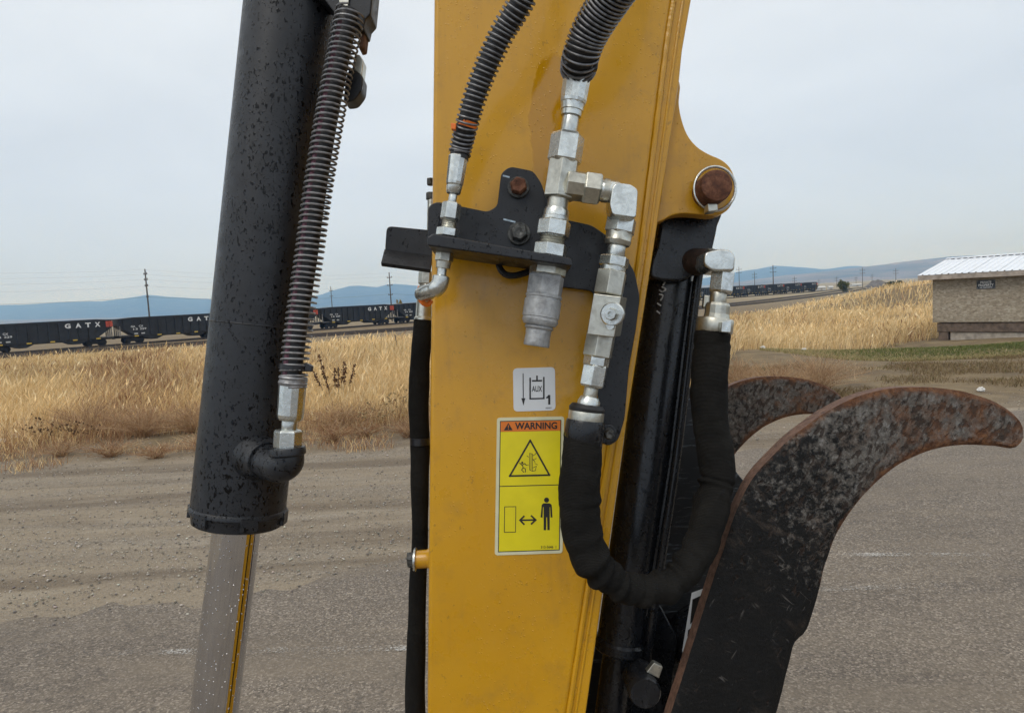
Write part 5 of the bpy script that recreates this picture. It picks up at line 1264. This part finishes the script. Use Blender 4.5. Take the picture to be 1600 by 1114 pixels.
HEX('hex_nut', (1104, 407), (1116, 407), .822, 20, M['zinc_dull'], tcy, 20)
HEX('hex_nut', (1130, 424), (1126, 458), .820, 20, M['zinc'], tcy, 16)
ROUND('stem', (1123, 455), (1121, 480), .820, 13, 13, M['zinc_dull'], tcy)
FIT('ferrule', (1122, 474), (1119, 502), .820, [(0, 17), (.15, 19), (.6, 19), (1, 21)], M['zinc_dull'], tcy, 14, smooth=0)
HEX('back_nut', (1106, 462), (1104, 482), .85, 8, M['zinc_dull'], tcy, 0)
FIT('clamp_band', (1118, 498), (1115, 520), .818, [(0, 27), (.1, 28.5), (.9, 28.5), (1, 27)], M['zinc_dull'], tcy, 28)
PRISM('clamp_catch', [(1128, 502), (1144, 500), (1142, 520), (1127, 519)], .785, .795, M['zinc'], tcy, .001)
# chalk writing scrawled on the barrel
cz = DT - px(36, DT) - .004
def onbar(s): return s
chal = [[(1046, 414), (1041, 410), (1035, 414), (1038, 421), (1045, 419), (1046, 414)], [(1045, 418), (1039, 430), (1032, 432)], [(1037, 432), (1034, 437), (1039, 440), (1036, 446)], [(1034, 448), (1040, 452), (1035, 456), (1030, 453)], [(1030, 460), (1036, 462), (1032, 470)], [(1027, 474), (1033, 478)], [(1026, 486), (1031, 490)]]
def bar_point(u, v):                            # drop a pixel onto the barrel's surface
    r_ = ray(u, v); A0 = P(*axt(380), DT); A1 = P(*axt(900), DT); ad = (A1 - A0).normalized(); o = CAM - A0
    rp = r_ - ad * r_.dot(ad); op = o - ad * o.dot(ad); a_ = rp.dot(rp); b_ = 2 * rp.dot(op); c_ = op.dot(op) - (px(36.8, DT)) ** 2; dsc = b_ * b_ - 4 * a_ * c_
    return CAM + r_ * ((-b_ - math.sqrt(max(0, dsc))) / (2 * a_))
gs = []
for ln in chal:
    pts = catmull([Vector((u, v, 0)) for u, v in ln], 4); gs.append(tube([bar_point(p.x, p.y) for p in pts], px(1.25, DT), 5))
build('chalk_writing', join(*gs), M['chalk'], tcy, label='looped white chalk scrawl on the barrel')

# ================================================================== thumb claw
outer = [(932, 1480), (1030, 1180), (1050, 1114), (1075, 1035), (1108, 930), (1134, 852), (1155, 792), (1180, 745), (1230, 692), (1290, 646), (1350, 617), (1420, 605), (1490, 609), (1540, 621), (1578, 640), (1596, 658), (1599, 676)]
inner = [(1105, 1480), (1195, 1180), (1215, 1114), (1234, 1040), (1243, 1006), (1262, 985), (1280, 930), (1292, 880), (1314, 826), (1350, 776), (1398, 732), (1450, 706), (1500, 696), (1555, 697), (1580, 701), (1592, 698), (1599, 684)]
def resample(pts, n, bias=1.0):
    c = catmull([Vector((u, v, 0)) for u, v in pts], 8); L = [0]
    for i in range(1, len(c)): L.append(L[-1] + (c[i] - c[i - 1]).length)
    X = [p.x for p in c]; Y = [p.y for p in c]; s = np.linspace(0, 1, n) * L[-1]
    return list(zip(np.interp(s, L, X), np.interp(s, L, Y)))
def tine(name, shift, parent, lbl):
    n = 118; o_ = resample(outer, n); i_ = resample(inner, n); m_ = 14; dF = .80; V = []; Fc = []; fm = []; wear = []; edg = []
    def jag(k, side): return 0.9 * mnoise.noise(Vector((k * .31, side * 7, 2.2)))
    thick = .026; c_ = .0035
    def add(u, v, dz, w_, e_): V.append(P(u, v, dF) + FW * (dz + shift)); wear.append(w_); edg.append(e_)
    for k in range(n):
        w_ = min(1, max(0, (k / n - .40) / .42))
        for j in range(m_):
            f = j / (m_ - 1); f2 = min(max(f, .008), .992)
            u = o_[k][0] * (1 - f) + i_[k][0] * f + jag(k, 1) * (1 - f) + jag(k, 2) * f; v = o_[k][1] * (1 - f) + i_[k][1] * f + jag(k, 3) * (1 - f)
            add(u, v, c_ if j in (0, m_ - 1) else 0.0, w_, max(0, 1 - min(f, 1 - f) * 9))
    for k in range(n - 1):
        for j in range(m_ - 1): a = k * m_ + j; Fc.append((a, a + 1, a + m_ + 1, a + m_)); fm.append(0)
    nb = len(V)
    for k in range(n):
        for j in range(m_): 
            p = V[k * m_ + j]; q_ = p + FW * (thick - (c_ if j in (0, m_ - 1) else 0)); V.append(q_); wear.append(wear[k * m_ + j]); edg.append(edg[k * m_ + j])
    for k in range(n - 1):
        for j in range(m_ - 1): a = nb + k * m_ + j; Fc.append((a + m_, a + m_ + 1, a + 1, a)); fm.append(0)
        a, b = k * m_, (k + 1) * m_; Fc.append((a, b, nb + b, nb + a)); fm.append(1)
        a, b = k * m_ + m_ - 1, (k + 1) * m_ + m_ - 1; Fc.append((b, a, nb + a, nb + b)); fm.append(1)
    for j in range(m_ - 1):
        a = (n - 1) * m_ + j; Fc.append((a, a + 1, nb + a + 1, nb + a)); fm.append(1); a = j; Fc.append((a + 1, a, nb + a, nb + a + 1)); fm.append(1)
    o = build(name, (V, Fc), None, parent, mats=[M['tine'], M['rust_edge']], fmat=fm, smooth=40, label=lbl)
    for nm, dat in (('wear', wear), ('edge', edg)):
        at = o.data.attributes.new(nm, 'FLOAT', 'POINT'); at.data.foreach_set('value', dat)
    return o
th_ = thing('thumb_claw', P(1100, 1180, .95), 'curved black and rusty steel excavator thumb with two hooked tines', 'thumb claw')
tine('tine', 0.0, th_, 'nearer hooked tine, black paint worn to grey and rust at the tip')
tine('tine', .43, th_, 'farther hooked tine, mostly bare grey and rust')
lk = PRISM('web_plate', [(1066, 610), (1105, 600), (1120, 700), (1170, 760), (1160, 860), (1120, 1000), (970, 1480), (830, 1480), (930, 1010), (1010, 900), (1050, 800)], 1.00, 1.02, M['scuffed'], th_, .002)
build('cross_tube', lathe(P(1150, 1080, .83), P(1150, 1080, .83) + FW * .40, [(0, .045), (.40, .045)], 28), M['black_gloss'], th_)
PRISM('link_arm', rounded([(985, 960), (1030, 940), (1060, 1000), (1000, 1480), (900, 1480), (960, 1060)], 12), .93, .955, M['black_gloss'], th_, .003)
lb_ = PRISM('serial_label', [(1081, 926), (1108, 916), (1096, 962), (1071, 1032), (1066, 1016)], .872, .8725, M['d_white'], th_, 0, label='narrow white label with black printing behind the nearer tine')
for bl in ([(1082, 936), (1104, 926), (1095, 960), (1078, 975)], [(1075, 984), (1082, 979), (1080, 990), (1074, 994)], [(1073, 998), (1079, 995), (1077, 1003), (1072, 1006)], [(1071, 1010), (1076, 1008), (1075, 1014), (1070, 1016)]):
    build('print_block', flat(bl, .8712), M['ink'], lb_, smooth=0, flip=False)
pc = P(1003, 1070, .85)
pn = build('pivot_pin', lathe(pc + FW * .1, pc - FW, [(0, px(25, .85)), (.118, px(25, .85)), (.122, px(22, .85))], 32), M['black_gloss'], th_)
build('pin_tab', prism([(1010, 1050), (1022, 1035), (1036, 1042), (1030, 1060)], .84, .85), M['zinc_dull'], pn, bevel=.001)
